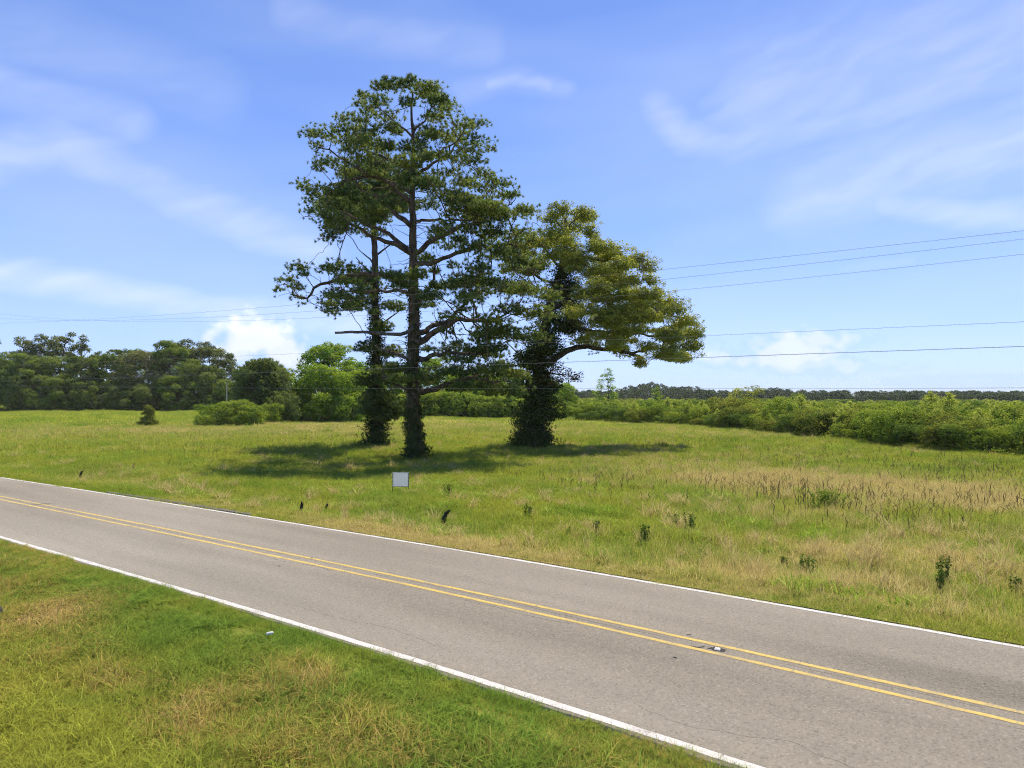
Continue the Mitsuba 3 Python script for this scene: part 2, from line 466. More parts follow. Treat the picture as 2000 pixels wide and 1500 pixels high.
def strip(lat0, lat1, t0, t1, dt, dz, nlat=1, rag=0.0, seed=0, skirt=0.0):
    ts = np.arange(t0, t1, dt)
    r0 = (meshkit.fbm(np.stack([ts * 2.2, 0 * ts, 0 * ts], 1), 4, seed) - .5) * rag
    r1 = (meshkit.fbm(np.stack([ts * 2.2, 0 * ts + 9, 0 * ts], 1), 4, seed) - .5) * rag
    lat = (lat0 + r0)[:, None] * np.linspace(1, 0, nlat + 1)[None] + (lat1 + r1)[:, None] * np.linspace(0, 1, nlat + 1)[None]
    tt = np.broadcast_to(ts[:, None], lat.shape)
    z = crown(lat) + dz
    if skirt:
        lat = np.hstack([lat[:, :1] - .03, lat, lat[:, -1:] + .03])
        z = np.hstack([z[:, :1] - skirt, z, z[:, -1:] - skirt])
        tt = np.hstack([tt[:, :1], tt, tt[:, -1:]])
    x, y = xy(lat, tt)
    v = np.stack([x, y, z], -1).reshape(-1, 3)
    n = lat.shape[1]
    a, b = np.meshgrid(np.arange(len(ts) - 1), np.arange(n - 1), indexing='ij')
    f = np.stack([a * n + b, a * n + b + 1, (a + 1) * n + b + 1, (a + 1) * n + b], -1).reshape(-1, 4)
    return (v, f), np.stack([lat, tt], -1).reshape(-1, 2)


m, uv = strip(EDGE_NEAR, EDGE_FAR, -60, 260, .25, 0, 24, .12, 3, .12)
put('road', m, 'asphalt', smooth=True, uv=uv)
tag('road', 'two-lane grey asphalt road with double yellow centre line', kind='structure')
for nm, a, w, mat, lab in [('edge_line', LINE_NEAR, .15, 'white_paint', 'white line along the near edge of the road'), ('edge_line', LINE_FAR, .15, 'white_paint', 'white line along the far edge of the road'),
                           ('centre_line', YEL_A, .115, 'yellow_paint', None), ('centre_line', YEL_B, .115, 'yellow_paint', None)]:
    m, uv = strip(a - w / 2, a + w / 2, -58, 255, .06, .005, 1, .028, int(a * 10))
    k = part('road', nm, m, mat, smooth=True, uv=uv)
    if lab:
        labels[k] = {'label': lab}


def road_z(x, y):
    return float(crown(st(x, y)[0]))


# raised reflector between the yellow lines, the arc left by a lost one, dark marks further on
def blob_sheet(cx, cy, a, b, ang, z, n=28, rag=.15, seed=0):
    g = np.linspace(0, 2 * PI, n, endpoint=False)
    r = 1 + rag * np.random.default_rng(seed).normal(0, 1, n)
    x, y = a * r * np.cos(g), b * r * np.sin(g)
    c, s = math.cos(ang), math.sin(ang)
    v = np.vstack([[cx, cy, z], np.stack([cx + c * x - s * y, cy + s * x + c * y, 0 * x + z], 1)])
    k = np.arange(n)
    return v, np.stack([0 * k, k + 1, (k + 1) % n + 1], 1)


ANG = math.atan2(U2[1], U2[0])
p = hit(1412, 1276)
p[:2] = xy(12.575, st(p[0], p[1])[1])
z0 = road_z(p[0], p[1])
stud = thing('road_reflector', 'white raised reflector on a dark patch between the yellow lines', 'road reflector')
part(stud, 'dark_patch', blob_sheet(p[0], p[1], .15, .105, ANG, z0 + .004, seed=4), 'bitumen')
blk = trimesh.creation.box((.10, .10, .022))
blk.vertices[blk.vertices[:, 2] > 0, :2] *= .62
blk.apply_transform(trimesh.transformations.rotation_matrix(ANG + .2, (0, 0, 1)))
blk.apply_translation((p[0], p[1], z0 + .015))
part(stud, 'reflector_block', blk, 'marker_white')
for n_, (px, py, a0, a1) in enumerate([(1375, 1266, 3.5, 5.9), (1362, 1251, 1.2, 2.0)]):
    q = hit(px, py)
    q[:2] = xy(12.57 if n_ == 0 else 12.90, st(q[0], q[1])[1])
    g = np.linspace(a0, a1, 16)
    w = .016 * np.sin(np.linspace(0, PI, 16)) + .004
    rr = np.stack([.13 - w, .13 + w], 1)
    v = np.stack([q[0] + rr * np.cos(g)[:, None], q[1] + rr * np.sin(g)[:, None], 0 * rr + road_z(q[0], q[1]) + .0065], -1).reshape(-1, 3)
    k = np.arange(15)
    part('road', 'dark_scar', (v, np.stack([2 * k, 2 * k + 1, 2 * k + 3, 2 * k + 2], 1)), 'bitumen')
for n_, (px, py, L) in enumerate([(78, 993, .4), (92, 990, .3), (609, 1101, .06), (545, 1117, .05), (1318, 1302, .04)]):
    q = hit(px, py)
    part('road', 'dark_mark', blob_sheet(q[0], q[1], L, .03, 0.1 if n_ < 2 else ANG, road_z(q[0], q[1]) + .0068, seed=n_), 'bitumen')

# gravel spilling past the far edge on the left
v_, f_, a_ = [], [], 0
ico = trimesh.creation.icosphere(subdivisions=0)
for n_ in range(2600):
    px = rng.uniform(270, 530)
    t0 = np.interp(px, [270, 530], [24.5, 36.0][::-1])
    lat = EDGE_FAR + abs(rng.normal(0, .22)) * (.25 + 1.0 * math.exp(-((px - 400) / 75) ** 2)) + .02
    x, y = xy(lat, t0)
    r = rng.uniform(.012, .035)
    vv = ico.vertices * r * rng.uniform(.6, 1.2, 3) + [x, y, float(ground_z(x, y)) + r * .5 + .03]
    v_.append(vv); f_.append(ico.faces + a_); a_ += len(vv)
put('gravel', (np.vstack(v_), np.vstack(f_)), 'gravel_mat')
tag('gravel', 'pale gravel spilled along the far road edge', 'gravel', kind='stuff')


# ------------------------------------------------------------------ grass
def blades(n, size, hmin, hmax, width, segs, lean, rng, square=True, wander=.35, comb=None, sx=1.0, per=14):
    """A patch of grass blades round the origin: ((v, f), uv)."""
    nc = max(6, n // per)
    which = rng.integers(0, nc, n)
    x = (rng.uniform(-.5, .5, (nc, 2)) * size)[which] + rng.normal(0, .34 * size / math.sqrt(nc), (n, 2))
    loose = rng.random(n) < .3
    x[loose] = rng.uniform(-.5, .5, (loose.sum(), 2)) * size
    x[:, 1] *= sx
    h = rng.uniform(hmin, hmax, n) * rng.uniform(.6, 1.3, nc)[which] * (.6 + .8 * meshkit.noise(np.c_[x * 3.1 / size, np.zeros(n)], rng.integers(1000)))
    az = rng.uniform(0, 2 * PI, n) if comb is None else comb + rng.normal(0, .9, n)
    d = np.c_[np.cos(az), np.sin(az)]
    side = np.c_[-np.sin(az + rng.normal(0, .9, n)), np.cos(az + rng.normal(0, .9, n))]
    le = np.abs(rng.normal(lean, lean * .5, n)) * h
    u, u2 = np.clip(rng.random(nc)[which] + rng.normal(0, .06, n), 0, 1), rng.random(n)
    v, f, uv = [], [], []
    stride = 2 * segs + 1
    rows = []
    for k in range(segs + 1):
        q = k / segs
        c = np.c_[x + d * (le * q ** 1.8)[:, None], h * (q - .28 * np.clip(le / h, 0, 1.5) * q ** 3)]
        if k < segs:
            w = width * (1 - .55 * q)
            rows += [c - np.c_[side * w / 2, np.zeros(n)], c + np.c_[side * w / 2, np.zeros(n)]]
            uv += [np.c_[u, u2]] * 2
        else:
            rows.append(c)
            uv.append(np.c_[u, u2])
    v = np.stack(rows, 1).reshape(-1, 3)
    uv = np.stack(uv, 1).reshape(-1, 2)
    tri = []
    for k in range(segs - 1):
        tri += [[2 * k, 2 * k + 1, 2 * k + 3], [2 * k, 2 * k + 3, 2 * k + 2]]
    tri.append([2 * segs - 2, 2 * segs - 1, 2 * segs])
    f = (np.arange(n)[:, None, None] * stride + np.array(tri)[None]).reshape(-1, 3)
    return (v, f), uv


def group(name, mesh, uv, mat, up=.8):
    nn = soft_normals(mesh[0], mesh[1], np.array([0, 0, up]))
    scene[name] = {'type': 'shapegroup', 'blades': ply(mesh, mat, uv=uv, normals=nn)}


count = {}


def scatter(key, src, x, y, rot, sxy, sz, dz=0.0, tilt=True):
    count[key] = count.get(key, 0) + 1
    z = float(ground_z(x, y))
    m = T().translate([float(x), float(y), z + dz])
    if tilt:
        e = .5
        gx_, gy_ = float(ground_z(x + e, y) - ground_z(x - e, y)) / (2 * e), float(ground_z(x, y + e) - ground_z(x, y - e)) / (2 * e)
        m = m @ T(np.array([[1, 0, 0, 0], [0, 1, 0, 0], [gx_, gy_, 1, 0], [0, 0, 0, 1.0]]))
    scene[f'{key}__{count[key]:03d}'] = {'type': 'instance', 'to_world': m @ T().rotate([0, 0, 1], float(rot)) @ T().scale([sxy, sxy, sz]), 'group': {'type': 'ref', 'id': src}}


rg = np.random.default_rng(11)
for k in range(4):
    group(f'verge_src_{k}', *blades(1800, 1.25, .07, .26, .013, 3, 1.05, rg, per=20), 'verge_mat')
    group(f'field_src_{k}', *blades(1200, 2.1, .14, .42, .015, 2, .6, rg), 'grass_mat')
for k in range(3):
    group(f'edge_src_{k}', *blades(420, 1.2, .04, .13, .008, 3, .7, rg, sx=.20), 'verge_mat')
    group(f'shoulder_src_{k}', *blades(1000, 1.6, .05, .13, .010, 2, .6, rg, sx=.45), 'grass_mat')
    group(f'mid_src_{k}', *blades(1500, 4.4, .16, .52, .045, 2, .45, rg, per=26), 'grass_mat')
    group(f'far_src_{k}', *blades(1900, 11.0, .18, .62, .12, 1, .4, rg, per=22), 'grass_mat')
for s in np.arange(1.6, 8.2, .85):
    for t in np.arange(-4, 34, .85):
        a, b = s + rg.uniform(-.2, .2), t + rg.uniform(-.2, .2)
        a = min(a, EDGE_NEAR - .62)
        x, y = xy(a, b)
        if y < 7.2 or abs(x) > .72 * y + 1.2:
            continue
        hh = float(meshkit.fbm(np.array([[x * .6, y * .6, 2.0]]), 3, 31)[0])
        scatter('verge_grass', f'verge_src_{rg.integers(4)}', x, y, rg.uniform(0, 360), rg.uniform(.9, 1.1), (.5 + 1.1 * hh) * float(np.interp(a, [6.6, 8.2], [1, .55])))
tag('verge_grass', 'matted green and straw grass of the verge in front of the road', 'grass', kind='stuff')
for k in range(3):
    (bv, bf), bu = blades(90, .40, .17, .36, .013, 4, 1.3, rg, per=60)
    group(f'verge_tuft_src_{k}', (bv, bf), bu, 'verge_mat', .6)
for _ in range(420):
    y = rg.uniform(8, 24)
    x, lat = rg.uniform(-.74, .3) * y, 0
    if 2.2 < st(x, y)[0] < EDGE_NEAR - (.75 if rg.random() < .93 else .3):
        scatter('verge_grass', f'verge_tuft_src_{rg.integers(3)}', x, y, rg.uniform(0, 360), rg.uniform(.6, 1.5), rg.uniform(.4, 1.0))
for t in np.arange(-8, 40, .5):
    for off in (.02, .16, .40):
        x, y = xy(EDGE_NEAR - .05 - off + rg.uniform(-.05, .06), t + rg.uniform(-.2, .2))
        scatter('verge_grass', f'edge_src_{rg.integers(3)}', x, y, math.degrees(ANG) + rg.uniform(-8, 8) + 180 * rg.integers(2), 1, rg.uniform(.6, 1.25))
for t in np.arange(-22, 90, .9 if True else 1):
    for off in (.09, .28, .75, 1.2):
        if off < .1 and rg.random() < .45:
            continue
        x, y = xy(EDGE_FAR + off + rg.uniform(-.06, .1), t + rg.uniform(-.3, .3))
        if y < 6 or abs(x) > .74 * y + 3:
            continue
        scatter('field_grass', f'shoulder_src_{rg.integers(3)}', x, y, math.degrees(ANG) + rg.uniform(-8, 8) + 180 * rg.integers(2), 1, rg.uniform(.6, 1.1) * (1 + .4 * off))
for s in np.arange(18.2, 70, 1.55):
    for t in np.arange(-50, 110, 1.55):
        x, y = xy(s + rg.uniform(-.4, .4), t + rg.uniform(-.4, .4))
        if y > 62 or y < 8 or abs(x) > .74 * y + 2.5:
            continue
        lat = st(x, y)[0]
        hh = float(meshkit.fbm(np.array([[x * .22, y * .22, 5.0]]), 3, 17)[0])
        scatter('field_grass', f'field_src_{rg.integers(4)}', x, y, rg.uniform(0, 360), rg.uniform(.9, 1.15), (.45 + 1.2 * hh) * float(np.interp(lat, [18, 19.2, 21.5, 26, 34], [.6, 1.05, .85, .8, 1.05])))
EDGE_PX = np.array([[1040, 817], [1200, 826], [1350, 834], [1500, 848], [1650, 862], [1800, 880], [1900, 889], [2000, 897], [2150, 912]])
EDGE_W = np.array([hit(*q) for q in EDGE_PX])


def behind_edge(x, y):
    """How far a place lies beyond the front edge of the thicket on the right (negative: in the meadow)."""
    px = CX + FOC * x / y
    return (y - np.interp(px, EDGE_PX[:, 0], EDGE_W[:, 1])) if px > 1040 else -1.0


for y in np.arange(62, 118, 3.4):
    for x in np.arange(-92, 92, 3.4):
        if abs(x) > .74 * y + 3:
            continue
        a, b = x + rg.uniform(-.9, .9), y + rg.uniform(-.9, .9)
        if behind_edge(a, b) < 2:
            hh = float(meshkit.fbm(np.array([[a * .12, b * .12, 5.0]]), 3, 17)[0])
            scatter('field_grass', f'mid_src_{rg.integers(3)}', a, b, rg.uniform(0, 360), 1, .5 + 1.0 * hh)
for y in np.arange(118, 262, 8.6):
    for x in np.arange(-200, 60, 8.6):
        if abs(x) > .74 * y + 6:
            continue
        a, b = x + rg.uniform(-2, 2), y + rg.uniform(-2, 2)
        if behind_edge(a, b) < 2:
            scatter('field_grass', f'far_src_{rg.integers(3)}', a, b, rg.uniform(0, 360), 1, rg.uniform(.6, 1.2))
leaf_list = []
for k in range(3):
    (bv, bf), bu = blades(70, .34, .40, .72, .013, 3, .45, rg)
    group(f'tussock_src_{k}', (bv, bf), bu, 'straw_mat', .6)
    (bv, bf), bu = blades(90, .5, .25, .50, .022, 3, .75, rg)
    group(f'lush_src_{k}', (bv, bf), bu, 'lush_mat', .7)
for (cx_, cy_, rx, ry, amt) in DRY:
    if st(cx_, cy_)[0] < 17 or cy_ > 120:
        continue
    for _ in range(int(min(rx * ry * abs(amt) * (3.4 if amt > 0 else 1.8), 260))):
        a, b = rg.normal(0, .7) * rx, rg.normal(0, .7) * ry
        x, y = (cx_ + a * U2[0] + b * N2[0], cy_ + a * U2[1] + b * N2[1]) if rx <= 20 else (cx_ + a, cy_ + b)
        if 17.6 < st(x, y)[0] and y < 110 and y > 8 and behind_edge(x, y) < 0:
            scatter('field_grass', (f'tussock_src_{rg.integers(3)}' if amt > 0 else f'lush_src_{rg.integers(3)}'), x, y, rg.uniform(0, 360), rg.uniform(.7, 1.6), rg.uniform(.6, 1.1))
for _ in range(1200):
    y = 14 + 86 * rg.random() ** 1.3
    x = rg.uniform(-.74, .74) * y
    if st(x, y)[0] > 18 and behind_edge(x, y) < 0:
        scatter('field_grass', f'{"tussock" if rg.random() < .36 else "lush"}_src_{rg.integers(3)}', x, y, rg.uniform(0, 360), rg.uniform(.6, 1.5) * (1 + y / 60), rg.uniform(.5, 1.05))
tag('field_grass', 'tall meadow grass, green with straw coloured patches, beyond the road', 'grass', kind='stuff')


# ------------------------------------------------------------------ foliage
def needle_tufts(p, d, size, n, width, rng, clump=None):
    """Tufts of thin needles bundles at the points p along the directions d."""
    m = len(p)
    dirs = unit(d[:, None] * .75 + rng.normal(0, .62, (m, n, 3)))
    base = p[:, None] + rng.normal(0, .10 * size, (m, n, 3))
    L = size * rng.uniform(.55, 1.05, (m, n, 1))
    side = unit(np.cross(dirs, rng.normal(0, 1, (m, n, 3)))) * width / 2
    v = np.stack([base - side, base + side, base + dirs * L], 2).reshape(-1, 3)
    f = np.arange(m * n * 3).reshape(-1, 3)
    c = rng.random(m) if clump is None else clump
    uv = np.stack([np.broadcast_to(rng.random((m, n))[..., None], (m, n, 3)), np.broadcast_to(c[:, None, None], (m, n, 3))], -1).reshape(-1, 2)
    return v, f, uv, soft_normals(v, f, np.repeat(unit(d + [0, 0, .15]), n * 3, 0) * .9)


def leaf_clumps(p, size, n, leaf, rng, clump=None, out=None, bias=.6, squash=.75, own=.55):
    """Clumps of n diamond leaves within size of each point; out: outward directions that the leaves lean to."""
    m = len(p)
    off = unit(rng.normal(0, 1, (m, n, 3))) * rng.random((m, n, 1)) ** .5 * size
    off[..., 2] *= squash
    nrm = rng.normal(0, 1, (m, n, 3))
    nrm[..., 2] = np.abs(nrm[..., 2]) + .3
    if out is not None:
        nrm = nrm + out[:, None] * bias * 2
    nrm = unit(nrm)
    a = unit(np.cross(nrm, rng.normal(0, 1, (m, n, 3))))
    b = np.cross(nrm, a)
    L = leaf * rng.uniform(.6, 1.15, (m, n, 1))
    c = p[:, None] + off
    v = np.stack([c - a * L * .5, c - b * L * .30 + nrm * L * .06, c + a * L * .5, c + b * L * .30 + nrm * L * .06], 2).reshape(-1, 3)
    k = np.arange(m * n)[:, None] * 4
    f = np.vstack([k + [0, 1, 2], k + [0, 2, 3]])
    cl = rng.random(m) if clump is None else clump
    uv = np.stack([np.broadcast_to(rng.random((m, n))[..., None], (m, n, 4)), np.broadcast_to(cl[:, None, None], (m, n, 4))], -1).reshape(-1, 2)
    o = unit(off) * .5 + (out[:, None] * .7 if out is not None else 0) + [0, 0, .35]
    return v, f, uv, soft_normals(v, f, np.repeat(o.reshape(-1, 3), 4, 0), own)


def grow(seeds, attractors, step, kill, rng, iters=120, up=.05, stray=.12):
    """Space colonisation. seeds: list of (points, radii, parent polyline index or -1). Returns nodes, parents, fixed radii."""
    pos, par, fix = [], [], []
    for pts, rad, _ in seeds:
        start = len(pos)
        if start:
            d = np.linalg.norm(np.array(pos) - pts[0], axis=1)
            first = int(np.argmin(d))
        for k, (q, r) in enumerate(zip(pts, rad)):
            if k == 0 and start:
                par.append(first)
            else:
                par.append(len(pos) - 1)
            pos.append(q); fix.append(r)
    pos, par, fix = list(map(np.asarray, pos)), list(par), list(fix)
    par[0] = -1
    live = np.array(attractors)
    P = np.array(pos)
    for _ in range(iters):
        if not len(live):
            break
        d, near = cKDTree(P).query(live)
        keep = d > kill
        live, near, d = live[keep], near[keep], d[keep]
        if not len(live):
            break
        dirs = unit(live - P[near])
        acc = np.zeros((len(P), 3))
        np.add.at(acc, near, dirs)
        idx = np.unique(near)
        nd = unit(unit(acc[idx]) + rng.normal(0, stray, (len(idx), 3)) + [0, 0, up])
        new = P[idx] + nd * step
        dd, _n = cKDTree(P).query(new)
        ok = dd > step * .35
        if not ok.any():
            # stuck between two points: step straight to one
            new = P[near[:1]] + dirs[:1] * min(step, d[0])
            idx, ok = near[:1], np.array([True])
        P = np.vstack([P, new[ok]])
        par += list(idx[ok]); fix += [0.0] * int(ok.sum())
    return P, np.array(par), np.array(fix)


def skin(P, par, fix, tip, power=2.3, big=8):
    """Radii by the pipe model, chains of thickest children -> tubes; also node directions and whether a node is a tip."""
    n = len(P)
    w = np.zeros(n)
    kids = [[] for _ in range(n)]
    for k in range(n - 1, 0, -1):
        if par[k] >= 0:
            kids[par[k]].append(k)
    order = np.arange(n)[::-1]
    r = np.zeros(n)
    for k in order:            # children always come after their parents
        r[k] = max((w[k] if w[k] > 0 else tip ** power) ** (1 / power), 0)
        if fix[k] > 0:
            r[k] = fix[k]
        if par[k] >= 0:
            w[par[k]] += min(r[k], .5) ** power
    paths, chains, todo = [], [], [0]
    seen = np.zeros(n, bool)
    while todo:
        k = todo.pop()
        chain = [par[k], k] if par[k] >= 0 else [k]
        seen[k] = True
        while kids[k]:
            best = max(kids[k], key=lambda c: (fix[c] > 0, r[c]))
            todo += [c for c in kids[k] if c != best]
            chain.append(best); k = best
        pts, rad = P[chain], r[chain].copy()
        if chain[0] == par[chain[1]] if len(chain) > 1 else False:
            rad[0] = min(rad[0], rad[1] * 1.35)
        paths.append((pts, rad, big if rad.max() > .12 else 5 if rad.max() > .04 else 3))
        chains.append(chain)
    return paths, chains, r


def seg(px_pts, depth, dz0, dz1, step, rng, jit=.03):
    q = np.array(px_pts, float)
    dz = np.linspace(dz0, dz1, len(q))
    return resample(at(q[:, 0], q[:, 1], depth + dz), step, jit, rng)


def taper(pts, r0, r1):
    return np.linspace(r0, r1, len(pts))


def ivy(paths, n, leaf, rng, spread=.12, hang=0.0):
    """Leaves standing off the surface of tubes: paths of (points, radii)."""
    P = np.vstack([p for p, r in paths]); R = np.concatenate([r for p, r in paths])
    Tn = np.vstack([unit(np.gradient(p, axis=0)) for p, r in paths])
    k = rng.choice(len(P), n, p=R / R.sum())
    o = unit(np.cross(Tn[k], rng.normal(0, 1, (n, 3))))
    c = P[k] + Tn[k] * rng.uniform(-.25, .25, (n, 1)) + o * (R[k][:, None] + np.abs(rng.normal(0, spread, (n, 1))))
    c[:, 2] -= np.abs(rng.normal(0, hang, n)) if hang else 0
    return leaf_clumps(c, leaf * .9, 4, leaf, rng, out=o, clump=meshkit.noise(c * .9, 3))


# ------------------------------------------------------------------ the tall pine
def pads_from(crop, scale, ox, oy):
    return [(ox + a / scale, oy + b / scale, c / scale, d / scale) for a, b, c, d in crop]


PINE_PADS = pads_from([(1000, 170, 130, 50), (1130, 145, 80, 48), (1250, 200, 110, 60), (1335, 285, 85, 60), (890, 180, 60, 55), (820, 280, 85, 55), (780, 240, 45, 40), (1110, 300, 70, 45), (1385, 350, 60, 35), (930, 405, 120, 45),
                       (860, 345, 50, 40), (1000, 485, 60, 45), (720, 430, 115, 45), (650, 500, 100, 45), (1320, 400, 110, 35), (1480, 470, 140, 50), (1610, 465, 70, 40), (1440, 540, 150, 45), (1600, 580, 120, 45), (1720, 640, 55, 32),
                       (1560, 640, 120, 32), (1300, 540, 70, 50), (500, 540, 125, 55), (410, 525, 50, 45), (430, 615, 65, 25), (700, 580, 150, 55), (850, 570, 90, 60), (960, 620, 80, 55), (750, 690, 140, 50), (560, 740, 85, 55),
                       (450, 780, 50, 55), (1150, 640, 140, 55), (1110, 740, 120, 65), (1250, 700, 70, 55), (1370, 690, 110, 45), (1470, 700, 80, 35), (1620, 730, 85, 45), (1650, 830, 115, 55), (1440, 820, 75, 35), (1540, 865, 60, 30),
                       (1790, 900, 90, 50), (1720, 875, 60, 35), (1800, 985, 60, 45), (690, 830, 120, 45), (870, 830, 100, 45), (1150, 870, 140, 55), (1250, 900, 140, 55), (1400, 970, 120, 65), (1500, 1040, 120, 65), (1580, 1100, 90, 45),
                       (350, 920, 65, 45), (460, 960, 105, 65), (600, 950, 120, 65), (720, 920, 90, 55), (390, 1020, 55, 35), (560, 1060, 130, 55), (740, 1010, 130, 55), (850, 1080, 140, 55), (950, 1050, 90, 45), (400, 1100, 45, 26),
                       (530, 1130, 110, 55), (680, 1150, 95, 45), (830, 1170, 110, 45), (535, 1280, 75, 50), (1760, 1100, 100, 70), (1670, 1180, 90, 65), (1400, 1185, 60, 30), (1340, 1240, 80, 45),
                       (1750, 1250, 110, 60), (1650, 1350, 90, 50), (1500, 1300, 70, 45), (1400, 1355, 70, 45), (1800, 1370, 90, 55), (1250, 1440, 70, 40)], 3.75, 500, 120)
PINE_PADS += pads_from([(290, 150, 65, 38), (205, 230, 62, 36), (265, 275, 62, 36), (150, 290, 48, 32), (320, 190, 45, 28), (300, 350, 28, 26), (560, 150, 120, 45), (470, 150, 55, 35), (640, 170, 50, 35), (600, 240, 90, 38), (560, 335, 90, 32),
                        (500, 390, 55, 32), (650, 390, 55, 32), (510, 450, 36, 24), (690, 285, 60, 38), (920, 205, 85, 45), (1060, 195, 80, 55), (980, 265, 90, 38), (1150, 335, 90, 45), (1180, 265, 50, 35), (1370, 230, 110, 55), (1500, 170, 90, 55),
                        (1440, 330, 95, 48), (1600, 250, 95, 55), (1280, 470, 85, 35), (1380, 420, 50, 42), (1560, 500, 110, 62), (1640, 560, 95, 62), (1500, 620, 85, 55), (1270, 570, 55, 32), (1340, 650, 55, 32), (1150, 690, 45, 28),
                        (1290, 692, 85, 35), (1560, 730, 140, 45), (1400, 765, 95, 45), (1640, 800, 75, 45), (1300, 830, 140, 50), (1110, 880, 140, 42), (960, 890, 95, 42), (1450, 895, 110, 45), (1580, 930, 95, 52), (1350, 955, 90, 40),
                        (860, 830, 110, 52), (930, 820, 90, 40)], 3.41, 500, 480)
PINE_PADS += pads_from([(40, 60, 75, 50), (140, 70, 70, 50), (265, 30, 55, 35), (335, 110, 62, 42), (230, 140, 75, 55), (320, 230, 85, 34), (230, 330, 100, 50), (330, 400, 75, 45), (100, 490, 120, 38), (300, 540, 110, 50), (430, 560, 70, 42),
                        (400, 660, 110, 52), (340, 780, 120, 52), (180, 760, 80, 60), (100, 850, 110, 45), (300, 990, 70, 42), (150, 960, 95, 55), (280, 1080, 80, 58), (100, 1040, 85, 45), (180, 850, 70, 45), (270, 640, 90, 45)], 2.727, 900, 370)


_rp = np.random.default_rng(2)
PINE_PADS += [(a + _rp.uniform(-24, 24), b + _rp.uniform(-14, 14), c, d) for a, b, c, d in PINE_PADS if a > 885 and 395 < b < 600]


def crown_from_pads(pads, depth, per_m2, rng, back=.55, flat=.55, front_bias=0.0, fill=0, trunk=None, thin=1.0):
    """Foliage points of a crown: each pad gets a depth of its own inside the rounded crown."""
    pads = np.array(pads) * [1, 1, 1, thin]
    pts, ids, ctr = [], [], []
    for n_, (px, py, rx, ry) in enumerate(pads):
        row = np.abs(pads[:, 1] - py) < 60
        lo, hi = (pads[row, 0] - pads[row, 2]).min(), (pads[row, 0] + pads[row, 2]).max()
        c, R = (lo + hi) / 2, (hi - lo) / 2
        rel = min(abs(px - c) / R, 1)
        room = math.sqrt(max(1 - rel * rel, 0.02)) * R / FOC * depth
        k = depth / FOC
        sides = [-1 if rng.random() < .5 + front_bias or (trunk and abs(px - trunk) < 55) else 1]
        if rel < .72 and rng.random() < back:
            sides.append(-sides[0])
        for q, sd in enumerate(sides):
            dz = sd * room * rng.uniform(.15, .85)
            jx, jy = (0, 0) if q == 0 else (rng.uniform(0, .35) * (c - px) + rng.normal(0, 14), abs(rng.normal(0, 18)))
            n = max(4, int(per_m2 * PI * rx * ry * k * k * (1.6 if trunk and abs(px - trunk) < 55 else 1)))
            o = unit(rng.normal(0, 1, (n, 3))) * rng.random((n, 1)) ** .42
            z = np.where(o[:, 2] < -.35, o[:, 2] * .6, o[:, 2])
            d = depth + dz + o[:, 1] * rx * k * .9
            p_ = at(px + jx + o[:, 0] * rx, py + jy - z * ry, depth + dz)
            p_[:, 1] = d
            pts.append(p_); ids.append(np.full(n, len(ctr))); ctr.append(at(px + jx, py + jy, depth + dz))
    # loose sprays that fill the crown between the pads, in drifts with gaps
    if fill:
        top = pads[:, 1].min()
        want, tries = [], 0
        for _ in range(40):
            q = np.c_[rng.uniform((pads[:, 0] - pads[:, 2]).min(), (pads[:, 0] + pads[:, 2]).max(), 4000), rng.uniform(top, pads[:, 1].max(), 4000)]
            near = np.min(((q[:, None, 0] - pads[None, :, 0]) / (pads[:, 2] + 14)) ** 2 + ((q[:, None, 1] - pads[None, :, 1]) / (pads[:, 3] + 10)) ** 2, 1)
            q = q[near < 1]
            rows = [np.abs(pads[:, 1] - y) < 60 for y in q[:, 1]]
            lo = np.array([(pads[w_, 0] - pads[w_, 2]).min() for w_ in rows]); hi = np.array([(pads[w_, 0] + pads[w_, 2]).max() for w_ in rows])
            rel = np.clip(np.abs(q[:, 0] - (lo + hi) / 2) / ((hi - lo) / 2), 0, 1)
            dz = rng.uniform(-1, 1, len(q)) * np.sqrt(1 - rel ** 2) * (hi - lo) / 2 / FOC * depth
            w = at(q[:, 0], q[:, 1], depth + dz)
            w = w[meshkit.fbm(w * [.55, .55, .9], 2, 77) > .52]
            want.append(w); tries += len(w)
            if tries > fill:
                break
        w = np.vstack(want)[:fill]
        pts.append(w); ids.append(np.full(len(w), len(ctr))); ctr.append(w.mean(0))
    return np.vstack(pts), np.concatenate(ids), np.array(ctr)


def hero(key, seeds, pts, ids, rng, step, kill, tip, bark_mat, leaf_fn, up=.04, trunk_n=1):
    P, par, fix = grow(seeds, pts, step, kill, rng, up=up)
    paths, chains, r = skin(P, par, fix, tip)
    part(key, 'trunk', tubes(paths[:1]), bark_mat, smooth=True)
    # each limb that leaves the trunk is a part with its twigs; thin shoots straight from the trunk are one part
    owner = np.full(len(P), -1)
    on_trunk = np.zeros(len(P), bool)
    on_trunk[chains[0]] = True
    limbs, shoots = {}, []
    for q, c in zip(paths[1:], chains[1:]):
        if on_trunk[c[0]]:
            o_ = c[1] if q[1].max() > .045 else -2
        else:
            o_ = owner[c[0]]
        owner[c[1:]] = o_
        if o_ == -2:
            shoots.append(q)
        else:
            limbs.setdefault(o_, []).append(q)
    for o_ in sorted(limbs, key=lambda z: P[z][2]):
        part(key, 'limb', tubes(limbs[o_]), bark_mat, smooth=True)
    if shoots:
        labels[part(key, 'twigs', tubes(shoots), bark_mat, smooth=True)] = {'kind': 'stuff'}
    d, near = cKDTree(P).query(pts)
    leaf_fn(pts, ids, unit(pts - P[near] + 1e-6), P)
    return P, r


